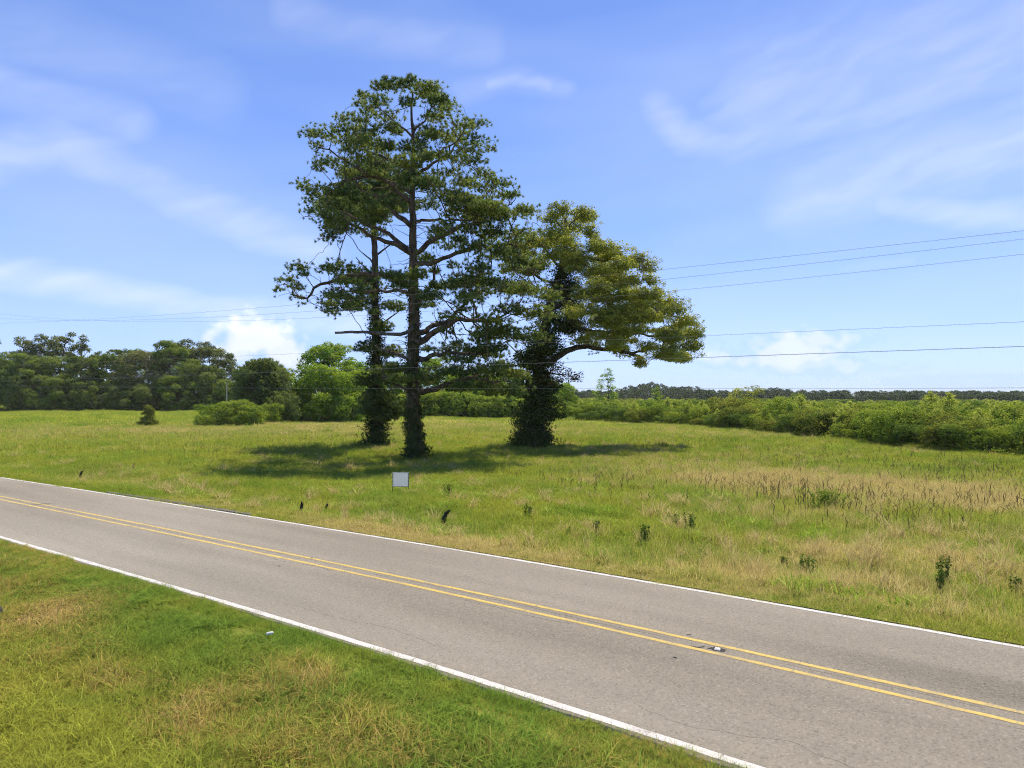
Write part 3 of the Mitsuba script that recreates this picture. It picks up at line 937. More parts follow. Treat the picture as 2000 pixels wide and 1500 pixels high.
rt = np.random.default_rng(5)
base = hit(815, 899)
D1 = float(base[1])
trunk_px = [(815, 905), (811, 860), (806, 780), (807, 700), (808, 640), (808, 520), (806, 440), (804, 400), (806, 330), (807, 270), (803, 215), (806, 180)]
tr = seg(trunk_px, D1, 0, .6, .5, rt, .03)
tr_r = np.interp(tr[:, 2], [0, .8, 3, 10, 16, 22, 28], [.66, .56, .48, .42, .30, .16, .06])
S = [(tr, tr_r, -1)]


def limb(px_pts, r0, r1, dz0=0, dz1=0):
    q = seg(px_pts, D1, dz0, dz1, .5, rt, .07)
    S.append((q, taper(q, r0 * 1.25, r1 * 1.2), 0))


limb([(820, 668), (852, 650), (881, 630), (916, 624), (950, 628)], .22, .08, 0, -2.5)
limb([(820, 650), (840, 638), (875, 629), (900, 600)], .18, .07, 0, 2.5)
limb([(816, 590), (834, 571), (849, 539), (849, 509)], .13, .05, 0, 1.5)
limb([(817, 515), (852, 513), (881, 498), (940, 483), (985, 478)], .16, .06, 0, -2)
limb([(817, 493), (852, 464), (900, 443), (937, 435), (985, 415)], .17, .06, 0, 2.5)
limb([(799, 493), (767, 475), (713, 456), (671, 427)], .17, .06, 0, -3)
limb([(799, 488), (756, 453), (703, 429), (660, 410)], .15, .05, 0, 1.5)
limb([(801, 440), (767, 413), (729, 381), (690, 372)], .17, .06, 0, 3.5)
limb([(802, 395), (756, 355), (721, 341), (650, 360)], .15, .06, 0, -2.5)
limb([(803, 335), (753, 309), (703, 291)], .11, .05, 0, 2)
limb([(800, 375), (692, 325), (660, 301), (633, 291)], .12, .04, 0, -1)
limb([(808, 345), (825, 337), (847, 317), (880, 300)], .13, .05, 0, -2)
limb([(808, 330), (850, 300), (900, 275)], .10, .04, 0, 2)
limb([(810, 432), (839, 429), (887, 432), (927, 427)], .10, .04, 0, -3)
limb([(806, 562), (781, 548), (755, 536), (711, 531), (664, 545), (623, 558), (588, 588), (572, 575)], .19, .05, 0, -1.5)
limb([(806, 575), (781, 568), (720, 568), (673, 568)], .12, .04, 0, 2)
limb([(825, 702), (852, 691), (890, 688), (940, 690)], .16, .06, 0, -3)
limb([(826, 766), (875, 753), (916, 735), (950, 742)], .18, .06, 0, -2)
limb([(795, 700), (758, 685), (732, 676)], .12, .05, 0, 2)
limb([(800, 770), (770, 745), (745, 735)], .10, .04, 0, -2.5)
limb([(806, 262), (830, 232), (850, 205)], .08, .03, 0, 1)
limb([(806, 268), (770, 240), (745, 215)], .08, .03, 0, -1)
pts, ids, CTR = crown_from_pads(PINE_PADS, D1, 44, rt, .75, front_bias=.12, fill=2200, trunk=808, thin=.80)
pine = thing('pine_tree', 'tallest pine, its dark layered crown towering over the field, nearest the sign', 'tree')


def pine_leaves(key, mat, size=.26, n=28, width=.034):
    def fn(pts, ids, out, P):
        cl = np.random.default_rng(3).random(ids.max() + 2)
        d = unit(unit(pts - CTR[ids]) * .6 + out * .3 + [0, 0, .7])
        v, f, uv, nn = needle_tufts(pts, d, size, n, width, rt, np.clip(cl[ids] + rt.normal(0, .15, len(ids)), 0, 1))
        part(key, 'crown', (v, f), mat, uv=uv, normals=nn)
    return fn


P1, R1 = hero(pine, S, pts, ids, rt, .42, .45, .014, 'pine_bark', pine_leaves(pine, 'pine_needles'))
dead = seg([(806, 640), (790, 655), (752, 652), (715, 647), (690, 649), (654, 650)], D1 - .3, 0, -2.4, .4, rt, .02)
labels[part(pine, 'dead_branch', tubes([(dead, np.interp(np.arange(len(dead)), [0, len(dead) - 1], [.15, .085]), 7)]), 'dead_wood', smooth=True)] = {'label': 'bare broken grey branch stub pointing left'}
twigs = []
for n_ in range(70):            # bare dead twigs under the crown
    k = rt.integers(int(len(tr) * .18), int(len(tr) * .75))
    az = rt.uniform(0, 2 * PI)
    L = rt.uniform(.8, 2.6)
    q = tr[k] + np.outer(np.linspace(0, L, 7), [math.cos(az), math.sin(az), rt.uniform(-.25, .3)]) + np.vstack([[0, 0, 0], rt.normal(0, .07, (6, 3)).cumsum(0)])
    twigs.append((q, np.linspace(.035, .010, 7), 3))
labels[part(pine, 'dead_twigs', tubes(twigs), 'dead_wood')] = {'kind': 'stuff'}
low = tr[:, 2] < 13
iv = [ivy([(tr[low], tr_r[low] * 1.0)], 1500, .15, rt, .10, .1), ivy([(tr[tr[:, 2] < 4], tr_r[tr[:, 2] < 4] * 1.12)], 1100, .16, rt, .13), ivy([(tr[tr[:, 2] < 1.0], tr_r[tr[:, 2] < 1.0] * 1.25)], 260, .2, rt, .3)]
m, uv, nn = join(iv)
labels[part(pine, 'ivy', m, 'ivy_leaves', uv=uv, normals=nn)] = {'label': 'dark ivy climbing the trunk'}

# ------------------------------------------------------------------ the second tall tree, behind to the left
base = hit(735, 873)
D2 = float(base[1])
t2 = seg([(738, 880), (733, 840), (737, 780), (735, 700), (733, 600), (733, 520), (731, 470), (728, 420), (720, 370), (722, 335)], D2, 0, 0, .5, rt, .04)
t2_r = np.interp(t2[:, 2], [0, 1, 4, 12, 20, 27], [.60, .50, .44, .36, .26, .08])
S = [(t2, t2_r, -1)]
for q, r0, dz in [([(733, 520), (718, 500), (703, 490)], .10, 1), ([(733, 535), (716, 530), (695, 502)], .09, -1), ([(733, 500), (760, 478), (775, 470)], .10, 2), ([(734, 590), (690, 585), (632, 578)], .10, -1.5),
                  ([(731, 455), (700, 420), (672, 400)], .12, -1), ([(729, 430), (760, 400), (790, 380)], .12, 2), ([(734, 640), (760, 622), (790, 600)], .10, 2), ([(735, 760), (700, 745), (690, 760)], .08, 1)]:
    g_ = seg(q, D2, 0, dz, .5, rt, .05)
    S.append((g_, taper(g_, r0, .04), 0))
PADS2 = [(690, 380, 45, 24), (650, 400, 40, 20), (740, 370, 50, 24), (700, 335, 45, 22), (760, 400, 45, 22), (780, 345, 40, 20), (665, 440, 36, 16), (735, 320, 40, 20), (790, 400, 40, 20), (720, 420, 36, 18),
         (700, 545, 34, 14), (660, 575, 30, 12), (640, 590, 22, 9), (690, 590, 30, 14), (770, 600, 26, 14), (745, 640, 26, 14), (715, 680, 24, 14), (765, 690, 26, 16), (712, 745, 26, 16), (760, 745, 28, 18), (735, 780, 34, 22), (752, 812, 30, 20), (716, 800, 22, 18), (775, 800, 24, 16)]
pts, ids, CTR = crown_from_pads(PADS2, D2, 40, rt, .7, trunk=733)
tree2 = thing('pine_tree', 'slimmer vine-covered pine just left of and behind the tallest one', 'tree')
hero(tree2, S, pts, ids, rt, .45, .5, .014, 'pine_bark', pine_leaves(tree2, 'pine_needles_dark', .28, 26, .038))
lo2 = t2[:, 2] < 15.5
iv = [ivy([(t2[lo2], t2_r[lo2] * 1.1)], 2600, .17, rt, .24, .15), ivy([(t2[t2[:, 2] < 11], t2_r[t2[:, 2] < 11] * 1.2)], 1100, .2, rt, .36), ivy([(t2[t2[:, 2] < 2.2], t2_r[t2[:, 2] < 2.2] * 1.5)], 500, .2, rt, .42)]
b2 = hit(712, 874)
cl = b2 + np.abs(rt.normal(0, 1, (90, 3))) * [.6, .5, .55] * rt.choice([-1, 1], (90, 3)) * [1, 1, 0] + np.abs(rt.normal(0, .4, (90, 1))) * [0, 0, 1]
iv.append(leaf_clumps(cl, .25, 6, .2, rt))
m, uv, nn = join(iv)
labels[part(tree2, 'ivy', m, 'ivy_leaves', uv=uv, normals=nn)] = {'label': 'shaggy ivy hanging all along the trunk'}

# ------------------------------------------------------------------ the oak on the right
base = hit(1043, 877)
D3 = float(base[1])
t3 = seg([(1040, 884), (1045, 840), (1050, 780), (1052, 720), (1060, 660), (1072, 610), (1086, 560), (1098, 520), (1104, 480), (1106, 445), (1104, 425)], D3, 0, .5, .5, rt, .04)
t3_r = np.interp(t3[:, 2], [0, 1, 5, 10, 16, 22], [.95, .72, .60, .50, .30, .10])
S = [(t3, t3_r, -1)]
for q, r0, r1, dz in [([(1058, 712), (1085, 703), (1105, 685), (1130, 677), (1160, 678), (1200, 684), (1232, 690), (1250, 695), (1262, 712)], .34, .08, -1.5), ([(1236, 690), (1262, 684), (1290, 678), (1330, 690)], .12, .04, -2),
                      ([(1085, 600), (1115, 588), (1150, 572), (1185, 575)], .24, .08, 2), ([(1080, 625), (1120, 640), (1180, 650), (1235, 650), (1270, 655), (1305, 668), (1340, 660)], .22, .05, 2.5), ([(1225, 650), (1260, 615), (1300, 600)], .10, .04, 3),
                      ([(1100, 520), (1135, 500), (1180, 510), (1220, 500), (1255, 505)], .16, .05, -2.5), ([(1098, 530), (1075, 500), (1052, 470), (1020, 460)], .14, .05, 2), ([(1105, 450), (1120, 430), (1140, 415)], .09, .04, 1),
                      ([(1104, 455), (1085, 430), (1075, 415)], .09, .04, -1), ([(1090, 560), (1050, 540), (1010, 530), (985, 500)], .14, .05, -2), ([(1060, 730), (1090, 728), (1120, 735)], .10, .03, 1), ([(1052, 720), (1010, 690), (990, 670)], .12, .04, 2),
                      ([(1190, 575), (1220, 570), (1262, 590), (1290, 610)], .10, .04, -1)]:
    g_ = seg(q, D3, 0, dz, .5, rt, .05)
    S.append((g_, taper(g_, r0, r1), 0))
OAK_PADS = pads_from([(540, 112, 95, 42), (655, 132, 65, 48), (590, 195, 95, 46), (690, 222, 40, 45), (480, 155, 48, 38), (470, 280, 85, 46), (350, 330, 75, 45), (580, 320, 85, 46), (640, 370, 65, 46), (740, 310, 85, 46), (800, 345, 72, 55),
                      (850, 400, 62, 46), (930, 370, 55, 36), (990, 415, 55, 46), (1010, 480, 45, 36), (895, 395, 45, 36), (770, 440, 105, 46), (830, 500, 85, 46), (720, 520, 75, 55), (790, 570, 95, 55), (900, 560, 75, 46), (1000, 560, 66, 46),
                      (1080, 600, 76, 46), (960, 610, 70, 40), (680, 640, 66, 55), (760, 680, 100, 62), (850, 720, 65, 55), (1130, 640, 76, 46), (1040, 670, 90, 42), (1200, 700, 72, 46), (1180, 770, 82, 46), (1250, 765, 50, 55), (1230, 830, 65, 55),
                      (1130, 840, 72, 46), (1000, 840, 60, 32), (1080, 885, 80, 28), (1190, 890, 50, 34), (865, 850, 45, 40), (880, 620, 60, 46), (600, 420, 60, 30), (690, 440, 60, 40), (420, 400, 60, 36), (380, 270, 60, 36), (560, 255, 70, 28), (640, 560, 55, 40),
                      (820, 775, 75, 36), (905, 690, 75, 45), (960, 745, 65, 32), (1065, 765, 65, 34), (705, 825, 60, 22), (900, 800, 50, 24), (820, 640, 70, 45), (600, 660, 55, 40), (720, 780, 60, 30), (660, 800, 50, 22), (930, 480, 60, 30), (1150, 720, 60, 40), (300, 300, 60, 40), (250, 420, 60, 40), (300, 520, 70, 40)], 2.727, 900, 370)
rt3 = np.random.default_rng(8)
pts, ids, CTR = crown_from_pads(OAK_PADS, D3, 33, rt3, .75, front_bias=.12, fill=1000)
oak = thing('oak_tree', 'spreading oak with golden olive leaves and a dark ivy-wrapped trunk, right of the pines', 'tree')


def oak_leaf_fn(pts, ids, out, P):
    cl = rt3.random(ids.max() + 2)
    v, f, uv, nn = leaf_clumps(pts, .34, 16, .19, rt3, np.clip(cl[ids] * .8 + rt3.normal(.1, .15, len(ids)), 0, 1), unit(unit(pts - CTR[ids]) + out * .3 + [0, 0, .25]))
    part(oak, 'crown', (v, f), 'oak_leaves', uv=uv, normals=nn)


hero(oak, S, pts, ids, rt3, .42, .5, .014, 'oak_bark', oak_leaf_fn)
iv = []
for q0, q1, n_, sp, k_ in [(0, 1.5, 900, .50, 1.5), (0, 6, 1900, .45, 1.25), (5, 11, 1500, .65, 1.2), (9, 17, 1300, .55, 1.3)]:
    mm = (t3[:, 2] >= q0) & (t3[:, 2] < q1)
    iv.append(ivy([(t3[mm], t3_r[mm] * k_)], n_, .19, rt3, sp, .1))
IVY_PADS = pads_from([(545, 440, 45, 60), (540, 520, 70, 80), (560, 600, 60, 70), (540, 720, 105, 75), (600, 700, 60, 50), (450, 830, 125, 85), (370, 920, 110, 65), (330, 890, 60, 40), (400, 1010, 95, 60), (420, 1100, 90, 80), (395, 1200, 95, 90), (375, 1300, 115, 62), (330, 1340, 80, 36), (440, 1320, 60, 50)], 2.727, 900, 370)
pts, ids, CTR = crown_from_pads(IVY_PADS, D3, 24, rt3, .8, trunk=1045)
iv.append(leaf_clumps(pts, .34, 9, .2, rt3, out=unit(unit(pts - CTR[ids]) + [0, 0, .3])))
m, uv, nn = join(iv)
labels[part(oak, 'ivy', m, 'ivy_leaves', uv=uv, normals=nn)] = {'label': 'thick dark ivy swallowing the trunk'}
pts, ids, CTR = crown_from_pads(pads_from([(580, 1000, 85, 45), (520, 960, 60, 30), (470, 1020, 60, 40)], 2.727, 900, 370), D3 - 1.2, 11, rt3, 0)
v, f, uv, nn = leaf_clumps(pts, .38, 14, .19, rt3)
labels[part(oak, 'withered_spray', (v, f), 'dry_leaves', uv=uv, normals=nn)] = {'label': 'withered brown spray of leaves'}


# ------------------------------------------------------------------ other trees and shrubs
def lobes_tree(kind, h, w, rng, n_lobes, clear=.12, fine=1.0):
    """Lobes (centre, half sizes) of a crown of height h and width w standing on the origin."""
    out = []
    for k in range(n_lobes):
        q = (k + .5) / n_lobes
        if kind == 'cone':
            zz = clear + (1 - clear) * q ** 1.2
            R = (1 - zz) * .95 + .10
        elif kind == 'column':
            zz = clear + (1 - clear) * q
            R = .55 + .45 * math.sin(PI * min(1, zz * .9 + .12)) if zz < .8 else .75 * (1.08 - zz) / .28
        elif kind == 'flat':
            zz = .60 + .38 * rng.random()
            R = .95
        else:
            zz = clear + (1 - clear) * q ** .8
            R = math.sqrt(max(0, 1 - ((zz - .50) / .52) ** 2)) * .95 + .05
        a = k * 2.399 + rng.uniform(-.4, .4)
        rr = R * w / 2 * rng.uniform(.55, .95)
        size = fine * w * rng.uniform(.13, .25) * (1 if kind != 'cone' else .6 + .6 * (1 - zz))
        z = min(zz * h, h - size * .5)
        out.append((rr * math.cos(a), rr * math.sin(a), z, size, size, size * rng.uniform(.6, .85)))
    return np.array(out)


def lobe_leaves(lobes, dens, leaf, n, rng, spread=None):
    """Clumps over the surfaces and through the volume of the lobes."""
    P, O, C = [], [], []
    for L in lobes:
        m = max(5, int(dens * 4 * (L[3] ** 2 + L[3] * L[5])))
        o = unit(rng.normal(0, 1, (m, 3)))
        o[:, 2] = np.where((o[:, 2] < -.3) & (rng.random(m) < .6), -o[:, 2], o[:, 2])
        r = .55 + .5 * rng.random((m, 1)) ** .6
        r = r * (.8 + .4 * meshkit.noise(o * 2.2 + L[:3], 5)[:, None])
        P.append(L[:3] + o * r * L[3:6]); O.append(o); C.append(np.clip(np.full(m, rng.random()) + rng.normal(0, .15, m), 0, 1))
    P = np.vstack(P)
    ok = P[:, 2] > .02
    return leaf_clumps(P[ok], spread or leaf * 1.1, n, leaf, rng, np.concatenate(C)[ok], np.vstack(O)[ok], own=.95)


def stems(h, w, lobes, r0, rng, lean=.03, reach=.92):
    top = lobes[np.argmax(lobes[:, 2])][:3]
    tp = resample(np.array([[0, 0, -.3], [rng.normal(0, lean * h), rng.normal(0, lean * h), h * .45], [top[0] * .5, top[1] * .5, h * reach]]), max(h / 14, .2))
    paths = [(tp, np.linspace(r0, r0 * .15, len(tp)), 7)]
    for L in lobes:
        k = int(np.clip((L[2] - .35 * math.hypot(L[0], L[1])) / h * len(tp), 1, len(tp) - 2))
        q = resample(np.array([tp[k], (tp[k] + L[:3]) / 2 + [0, 0, -.04 * h], L[:3]]), max(h / 16, .15), .01 * h, rng)
        paths.append((q, np.linspace(r0 * .38, r0 * .07, len(q)), 4))
    return paths


def plant(name, label, category, kind, pos, h, w, leaf, mat, n_lobes, dens, rng, per=6, group=None, clear=.1, bark_mat='wood_bark', r0=None, spread=None, needles=False, fine=1.0):
    key = thing(name, label, category, group)
    L = lobes_tree(kind, h, w, rng, n_lobes, clear, fine)
    L[:, :2] += rng.normal(0, .045 * w, (len(L), 2))
    L[:, 2] = np.minimum(L[:, 2] * rng.uniform(.86, 1.06, len(L)), h - L[:, 5] * .8)
    S_ = tubes(stems(h, w, L, r0 or h * .018, rng))
    if needles:
        v, f, uv, nn = needle_lobes(L, dens, leaf, per, rng)
    else:
        v, f, uv, nn = lobe_leaves(L, dens, leaf, per, rng, spread)
    part(key, 'trunk' if 'tree' in name else 'stem', (S_[0] + pos, S_[1]), bark_mat, smooth=True)
    part(key, 'crown', (v + pos, f), mat, uv=uv, normals=nn)
    return key


def needle_lobes(lobes, dens, size, n, rng):
    P, O, C = [], [], []
    for L in lobes:
        m = max(5, int(dens * 4 * (L[3] ** 2 + L[3] * L[5])))
        o = unit(rng.normal(0, 1, (m, 3)))
        r = .5 + .55 * rng.random((m, 1)) ** .6
        P.append(L[:3] + o * r * L[3:6]); O.append(o); C.append(np.clip(np.full(m, rng.random()) + rng.normal(0, .15, m), 0, 1))
    P, O = np.vstack(P), np.vstack(O)
    return needle_tufts(P, unit(O * .7 + [0, 0, .8]), size, n, size * .16, rng, np.concatenate(C))


rw = np.random.default_rng(21)


def px_tree(name, label, category, kind, px, top, base_py, half, depth, **k):
    """A tree whose column, top and half width are read from the photograph at the given distance."""
    x = (px - CX) / FOC * depth
    z = float(ground_z(x, depth))
    h = EYE + (HY - top) / FOC * depth - z
    return plant(name, label, category, kind, np.array([x, depth, z - .05]), h, 2 * half / FOC * depth, rng=rw, **k)


WOOD = 'trees of the wood along the far left edge of the field'
DY = 222.0
far_row = [(-30, 662, 38, 'wood_dark', 'dark broad tree cut off by the left picture edge'), (48, 657, 30, 'wood_feathery', 'feathery olive tree, the first tall one from the left in the back of the wood'), (84, 655, 27, 'wood_feathery', 'olive tree with a rounded twin top in the wood at far left'),
           (118, 650, 34, 'wood_feathery', 'tallest ragged feathery tree in the far left wood'), (158, 655, 22, 'wood_feathery', 'thin-topped tree with stray leafy twigs at the right of the tall feathery ones'), (188, 676, 20, 'wood_dark', 'small dark-tipped tree at the dip in the far left skyline'),
           (232, 680, 26, 'wood_dark', 'dark green tree right of the dip in the far left skyline'), (262, 677, 28, 'wood_mid', 'broad green tree behind the cream-flowering one, on its left'), (345, 662, 40, 'wood_feathery', 'wide dark feathery tree crowning the middle of the far wood'),
           (395, 668, 42, 'wood_feathery', 'big rounded feathery tree left of the white cloud'), (440, 690, 30, 'wood_feathery', 'tree with drooping outer boughs at the right end of the tall wood'), (468, 722, 22, 'wood_mid', 'lower tree filling the gap beside the dark pine')]
for n_, (px, top, half, mat, lab) in enumerate(far_row):
    px_tree('woodland_tree', lab, 'tree', 'round', px, top, 800, half, DY + rw.uniform(-3, 9) + 4, leaf=.50, mat=mat, n_lobes=46 if 'feathery' in mat else 40, dens=3.4 if 'feathery' in mat else 4.4, per=6, group=WOOD, clear=.15, spread=.60, fine=.68)
front_row = [(-20, 700, 36, 'wood_dark', 'dark rounded tree at the front of the wood on the picture edge'), (30, 694, 38, 'wood_mid', 'rounded green tree at the front of the wood, first whole one from the left'), (98, 690, 38, 'wood_mid', 'bushy mid-green tree in front of the tall feathery ones'),
             (158, 692, 34, 'wood_dark', 'dark bushy tree in the front row below the thin-topped one'), (212, 690, 36, 'wood_mid', 'green rounded tree below the dip in the far left skyline'), (283, 686, 46, 'wood_creamy', 'dark tree dotted with cream flower heads in the wood'),
             (335, 672, 36, 'wood_mid', 'tall green tree just right of the cream-flowering one'), (392, 712, 46, 'wood_dark', 'dark rounded tree at the right front of the wood behind the slim pole'), (445, 738, 32, 'wood_mid', 'low green tree at the foot of the wood right of the slim pole'),
             (352, 742, 40, 'wood_mid', 'low spreading tree with a sloping skirt at the wood edge'), (60, 735, 46, 'wood_dark', 'low dark tree at the wood foot near the picture edge'), (130, 740, 44, 'wood_mid', 'low green tree at the wood foot below the bushy one'), (200, 744, 44, 'wood_dark', 'low dark tree at the wood foot left of the cone-shaped sapling'), (265, 748, 42, 'wood_dark', 'low dark tree at the wood foot above the cone-shaped sapling')]
for n_, (px, top, half, mat, lab) in enumerate(front_row):
    px_tree('woodland_tree', lab, 'tree', 'round', px, top + rw.uniform(-6, 6), 802, half * 1.18, DY - 4 - rw.uniform(0, 6) - (4 if top > 730 else 0), leaf=.46, mat=mat, n_lobes=58, dens=4.4, per=6, group=WOOD, clear=.02, spread=.6, fine=.60)
px_tree('pine_tree', 'thin dark spiky pine top rising out of the far left wood', 'tree', 'column', 306, 664, 800, 11, DY + 8, leaf=.8, mat='wood_dark', n_lobes=16, dens=4, per=14, needles=True)
# light undergrowth along the foot of the wood
P_ = []
for n_ in range(520):
    px = rw.uniform(-60, 400)
    d_ = DY - 12 + rw.uniform(-3, 3)
    x = (px - CX) / FOC * d_
    P_.append([x, d_, float(ground_z(x, d_)) + abs(rw.normal(0, .55)) + (1.6 * rw.random() if px > 350 else 0)])
v, f, uv, nn = leaf_clumps(np.array(P_), .8, 8, .5, rw)
put('undergrowth', (v, f), 'wood_mid', uv=uv, normals=nn)
tag('undergrowth', 'low green undergrowth along the foot of the far left wood', 'undergrowth', kind='stuff')

# nearer group between the wood and the pines
px_tree('pine_tree', 'dense rounded dark pine with a pointed top, left of the bright green trees', 'tree', 'round', 512, 703, 824, 48, 132, leaf=.55, mat='pine_needles_dark', n_lobes=60, dens=6, per=16, needles=True, clear=.02)
px_tree('pine_tree', 'low dark pine at the right foot of the dense rounded one', 'tree', 'round', 548, 765, 824, 34, 128, leaf=.5, mat='pine_needles_dark', n_lobes=30, dens=6, per=14, needles=True, clear=.02)
px_tree('pine_tree', 'tiny sparse dark pine tip seen between the pine and the bright green trees', 'tree', 'column', 575, 711, 800, 8, 175, leaf=.7, mat='wood_dark', n_lobes=10, dens=2.5, per=12, needles=True)
for px, top, half, d_, lab in [(563, 718, 18, 150, 'slim light green tree right behind the dense dark pine'), (626, 664, 44, 146, 'tallest bright green tree of the group left of the vine-covered pine'), (660, 672, 38, 150, 'bright green tree with a loose forked top beside the tallest bright one'),
                               (640, 716, 66, 137, 'broad bright green tree bulging in front of its group'), (690, 706, 38, 143, 'bright green tree partly behind the vine-covered pine'), (590, 745, 34, 139, 'low bright green tree at the left foot of its group'), (676, 770, 40, 134, 'low bright green tree in front, touching the vine-covered pine')]:
    px_tree('leafy_tree', lab, 'tree', 'column' if half < 36 else 'round', px, top, 820, half, d_, leaf=.40, mat='poplar_leaves', n_lobes=42, dens=5.2, per=6, clear=.02, spread=.45, fine=.75)
for px, top, half, d_, lab in [(725, 735, 40, 168, 'bright tree showing between the two pine trunks'), (785, 728, 36, 170, 'bright tree behind the gap left of the tallest pine trunk'), (850, 705, 36, 172, 'bright tall tree just right of the tallest pine trunk'), (905, 732, 40, 176, 'bright tree behind the low boughs of the tallest pine'), (955, 742, 36, 170, 'rounded green tree left of the oak trunk'),
                               (1000, 728, 34, 180, 'green tree touching the left of the oak trunk'), (1075, 752, 36, 172, 'green tree behind the oak trunk'), (880, 775, 44, 160, 'low green tree at the field edge under the pine boughs'), (965, 782, 40, 158, 'low green tree at the field edge left of the oak'), (800, 780, 40, 160, 'low green tree at the field edge behind the tallest pine'), (730, 785, 40, 158, 'low green tree at the field edge behind the vine-covered pine'), (1040, 788, 36, 156, 'low green tree at the field edge behind the oak')]:
    px_tree('leafy_tree', lab, 'tree', 'round', px, top - 8, 812, half * 1.25, d_, leaf=.45, mat='poplar_leaves' if top < 775 else 'shrub_leaves', n_lobes=34, dens=4.5, per=6, clear=.02, spread=.48, fine=.78)
for px, top, half, d_, lab in [(425, 787, 34, 116, 'low yellow-green bush, left of the clump before the dark pine'), (462, 783, 34, 118, 'rounded light green bush in the clump before the dark pine'), (492, 794, 28, 116, 'small bush at the right end of the clump before the dark pine'), (398, 812, 16, 113, 'smallest bush at the left end of the clump'), (528, 788, 28, 124, 'bush tucked under the dense dark pine')]:
    px_tree('bush', lab, 'bush', 'round', px, top, 828, half, d_, leaf=.26, mat='shrub_leaves', n_lobes=30, dens=10, per=6, clear=.02, spread=.5, fine=.7)
px_tree('young_tree', 'lone cone-shaped sapling standing in the far left field', 'tree', 'cone', 291, 790, 834, 18, 112, leaf=.24, mat='shrub_leaves_olive', n_lobes=34, dens=16, per=7, clear=.03, spread=.22)
# slim pale pole at the wood
pb = hit(442, 806)
pole = thing('utility_pole', 'slim pale pole standing against the dark wood', 'pole')
zt = EYE + (HY - 746) / FOC * (DY - 22)
px_, dy_ = (442.5 - CX) / FOC * (DY - 22), DY - 22
part(pole, 'shaft', tubes([(np.array([[px_, dy_, 0.2], [px_ + .03, dy_, zt * .5], [px_ + .02, dy_, zt]]), [.20, .17, .13], 10)]), 'pole_wood', smooth=True)
part(pole, 'cap', tubes([(np.array([[px_ + .02, dy_, zt + .002], [px_ + .02, dy_, zt + .12]]), [.15, .15], 10)]), 'steel_leg', smooth=True)

# ------------------------------------------------------------------ the thicket on the right
rs = np.random.default_rng(33)
SHRUB, PINES = [], []
for k in range(10):
    kd = ['round', 'column', 'round', 'cone', 'round', 'column', 'round', 'flat', 'round', 'column'][k]
    h, w = rs.uniform(2.5, 3.3), rs.uniform(3.4, 5.2) * (.5 if kd in ('column', 'cone') else 1)
    L = lobes_tree(kd, h, w, rs, 13 if kd in ('round', 'flat') else 26, .03, 1.1 if kd in ('round', 'flat') else .75)
    L[:, :2] += rs.normal(0, .22, (len(L), 2)); L[:, 2] *= rs.uniform(.78, 1.12, len(L))
    v, f, uv, nn = lobe_leaves(L, 17, .17, 6, rs, .24)
    sm = tubes(stems(h, w, L, .05, rs))
    nm = f'shrub_src_{k}'
    scene[nm] = {'type': 'shapegroup', 'crown': ply((v, f), ['shrub_leaves', 'shrub_leaves', 'shrub_leaves_deep', 'shrub_leaves_olive', 'shrub_leaves'][k % 5], uv=uv, normals=nn), 'stem': mikit.ply(sm, 'wood_bark')}
    SHRUB.append((nm, h))
for k in range(4):
    h, w = rs.uniform(3.4, 4.2), rs.uniform(2.5, 3.3)
    P_, O_ = [], []
    for z in np.arange(.35, h, .22):
        R = w / 2 * (1 - z / h) ** .6 * rs.uniform(.7, 1.1) + .04
        for a in range(7 if z < h * .9 else 3):
            az = rs.uniform(0, 2 * PI)
            for r in np.linspace(.25, 1, 4) * R:
                P_.append([r * math.cos(az), r * math.sin(az), z + r * .35 + rs.normal(0, .05)]); O_.append([math.cos(az) * .5, math.sin(az) * .5, .9])
    v, f, uv, nn = needle_tufts(np.array(P_), np.array(O_), .30, 12, .036, rs, np.clip(np.array(P_)[:, 2] / h + rs.normal(0, .2, len(P_)), 0, 1))
    sm = tubes([(np.array([[0, 0, -.2], [.03, 0, h * .5], [0, 0, h * .98]]), [.06, .045, .012], 5)])
    nm = f'young_pine_src_{k}'
    scene[nm] = {'type': 'shapegroup', 'crown': ply((v, f), 'young_pine_needles', uv=uv, normals=nn), 'trunk': mikit.ply(sm, 'wood_bark')}
    PINES.append((nm, h))


def inst(key, src, x, y, sc, scz=None, rot=None, dz=0):
    scene[key] = {'type': 'instance', 'group': {'type': 'ref', 'id': src}, 'to_world': T().translate([float(x), float(y), float(ground_z(x, y)) + dz]) @ T().rotate([0, 0, 1], float(rs.uniform(0, 360) if rot is None else rot)) @ T().scale([float(sc), float(sc), float(scz or sc)])}


spots = []
px = 1052.0
while px < 2110:                # the front edge
    y = float(np.interp(px, EDGE_PX[:, 0], EDGE_W[:, 1])) + rs.uniform(.4, 2.0)
    spots.append(((px - CX) / FOC * y, y, 0))
    px += rs.uniform(1.3, 2.2) * FOC / y
for row, (gap, n_) in enumerate([(3.2, 46), (7.0, 46), (12, 44), (18, 42), (26, 40), (36, 38), (50, 36), (68, 34), (90, 34), (118, 34), (150, 40), (195, 44), (250, 48), (320, 52), (400, 56)]):
    for q in np.linspace(1052, 2110, n_):
        px = q + rs.uniform(-12, 12)
        y = float(np.interp(px, EDGE_PX[:, 0], EDGE_W[:, 1])) + gap * rs.uniform(.85, 1.2)
        spots.append(((px - CX) / FOC * y, y, row + 1))
BANDS = [(1130, 'just right of the oak'), (1240, 'near the thin open-leaved sapling'), (1340, 'near the bright pointed sapling'), (1500, 'near the flat-topped brownish tree'), (1640, 'right of the flat-topped brownish tree'), (1780, 'well right of the flat-topped tree'), (1900, 'towards the right picture edge'), (9999, 'at the right picture edge')]
DEEP = ['front edge', 'second row', 'second row', 'middle', 'middle', 'back', 'back']
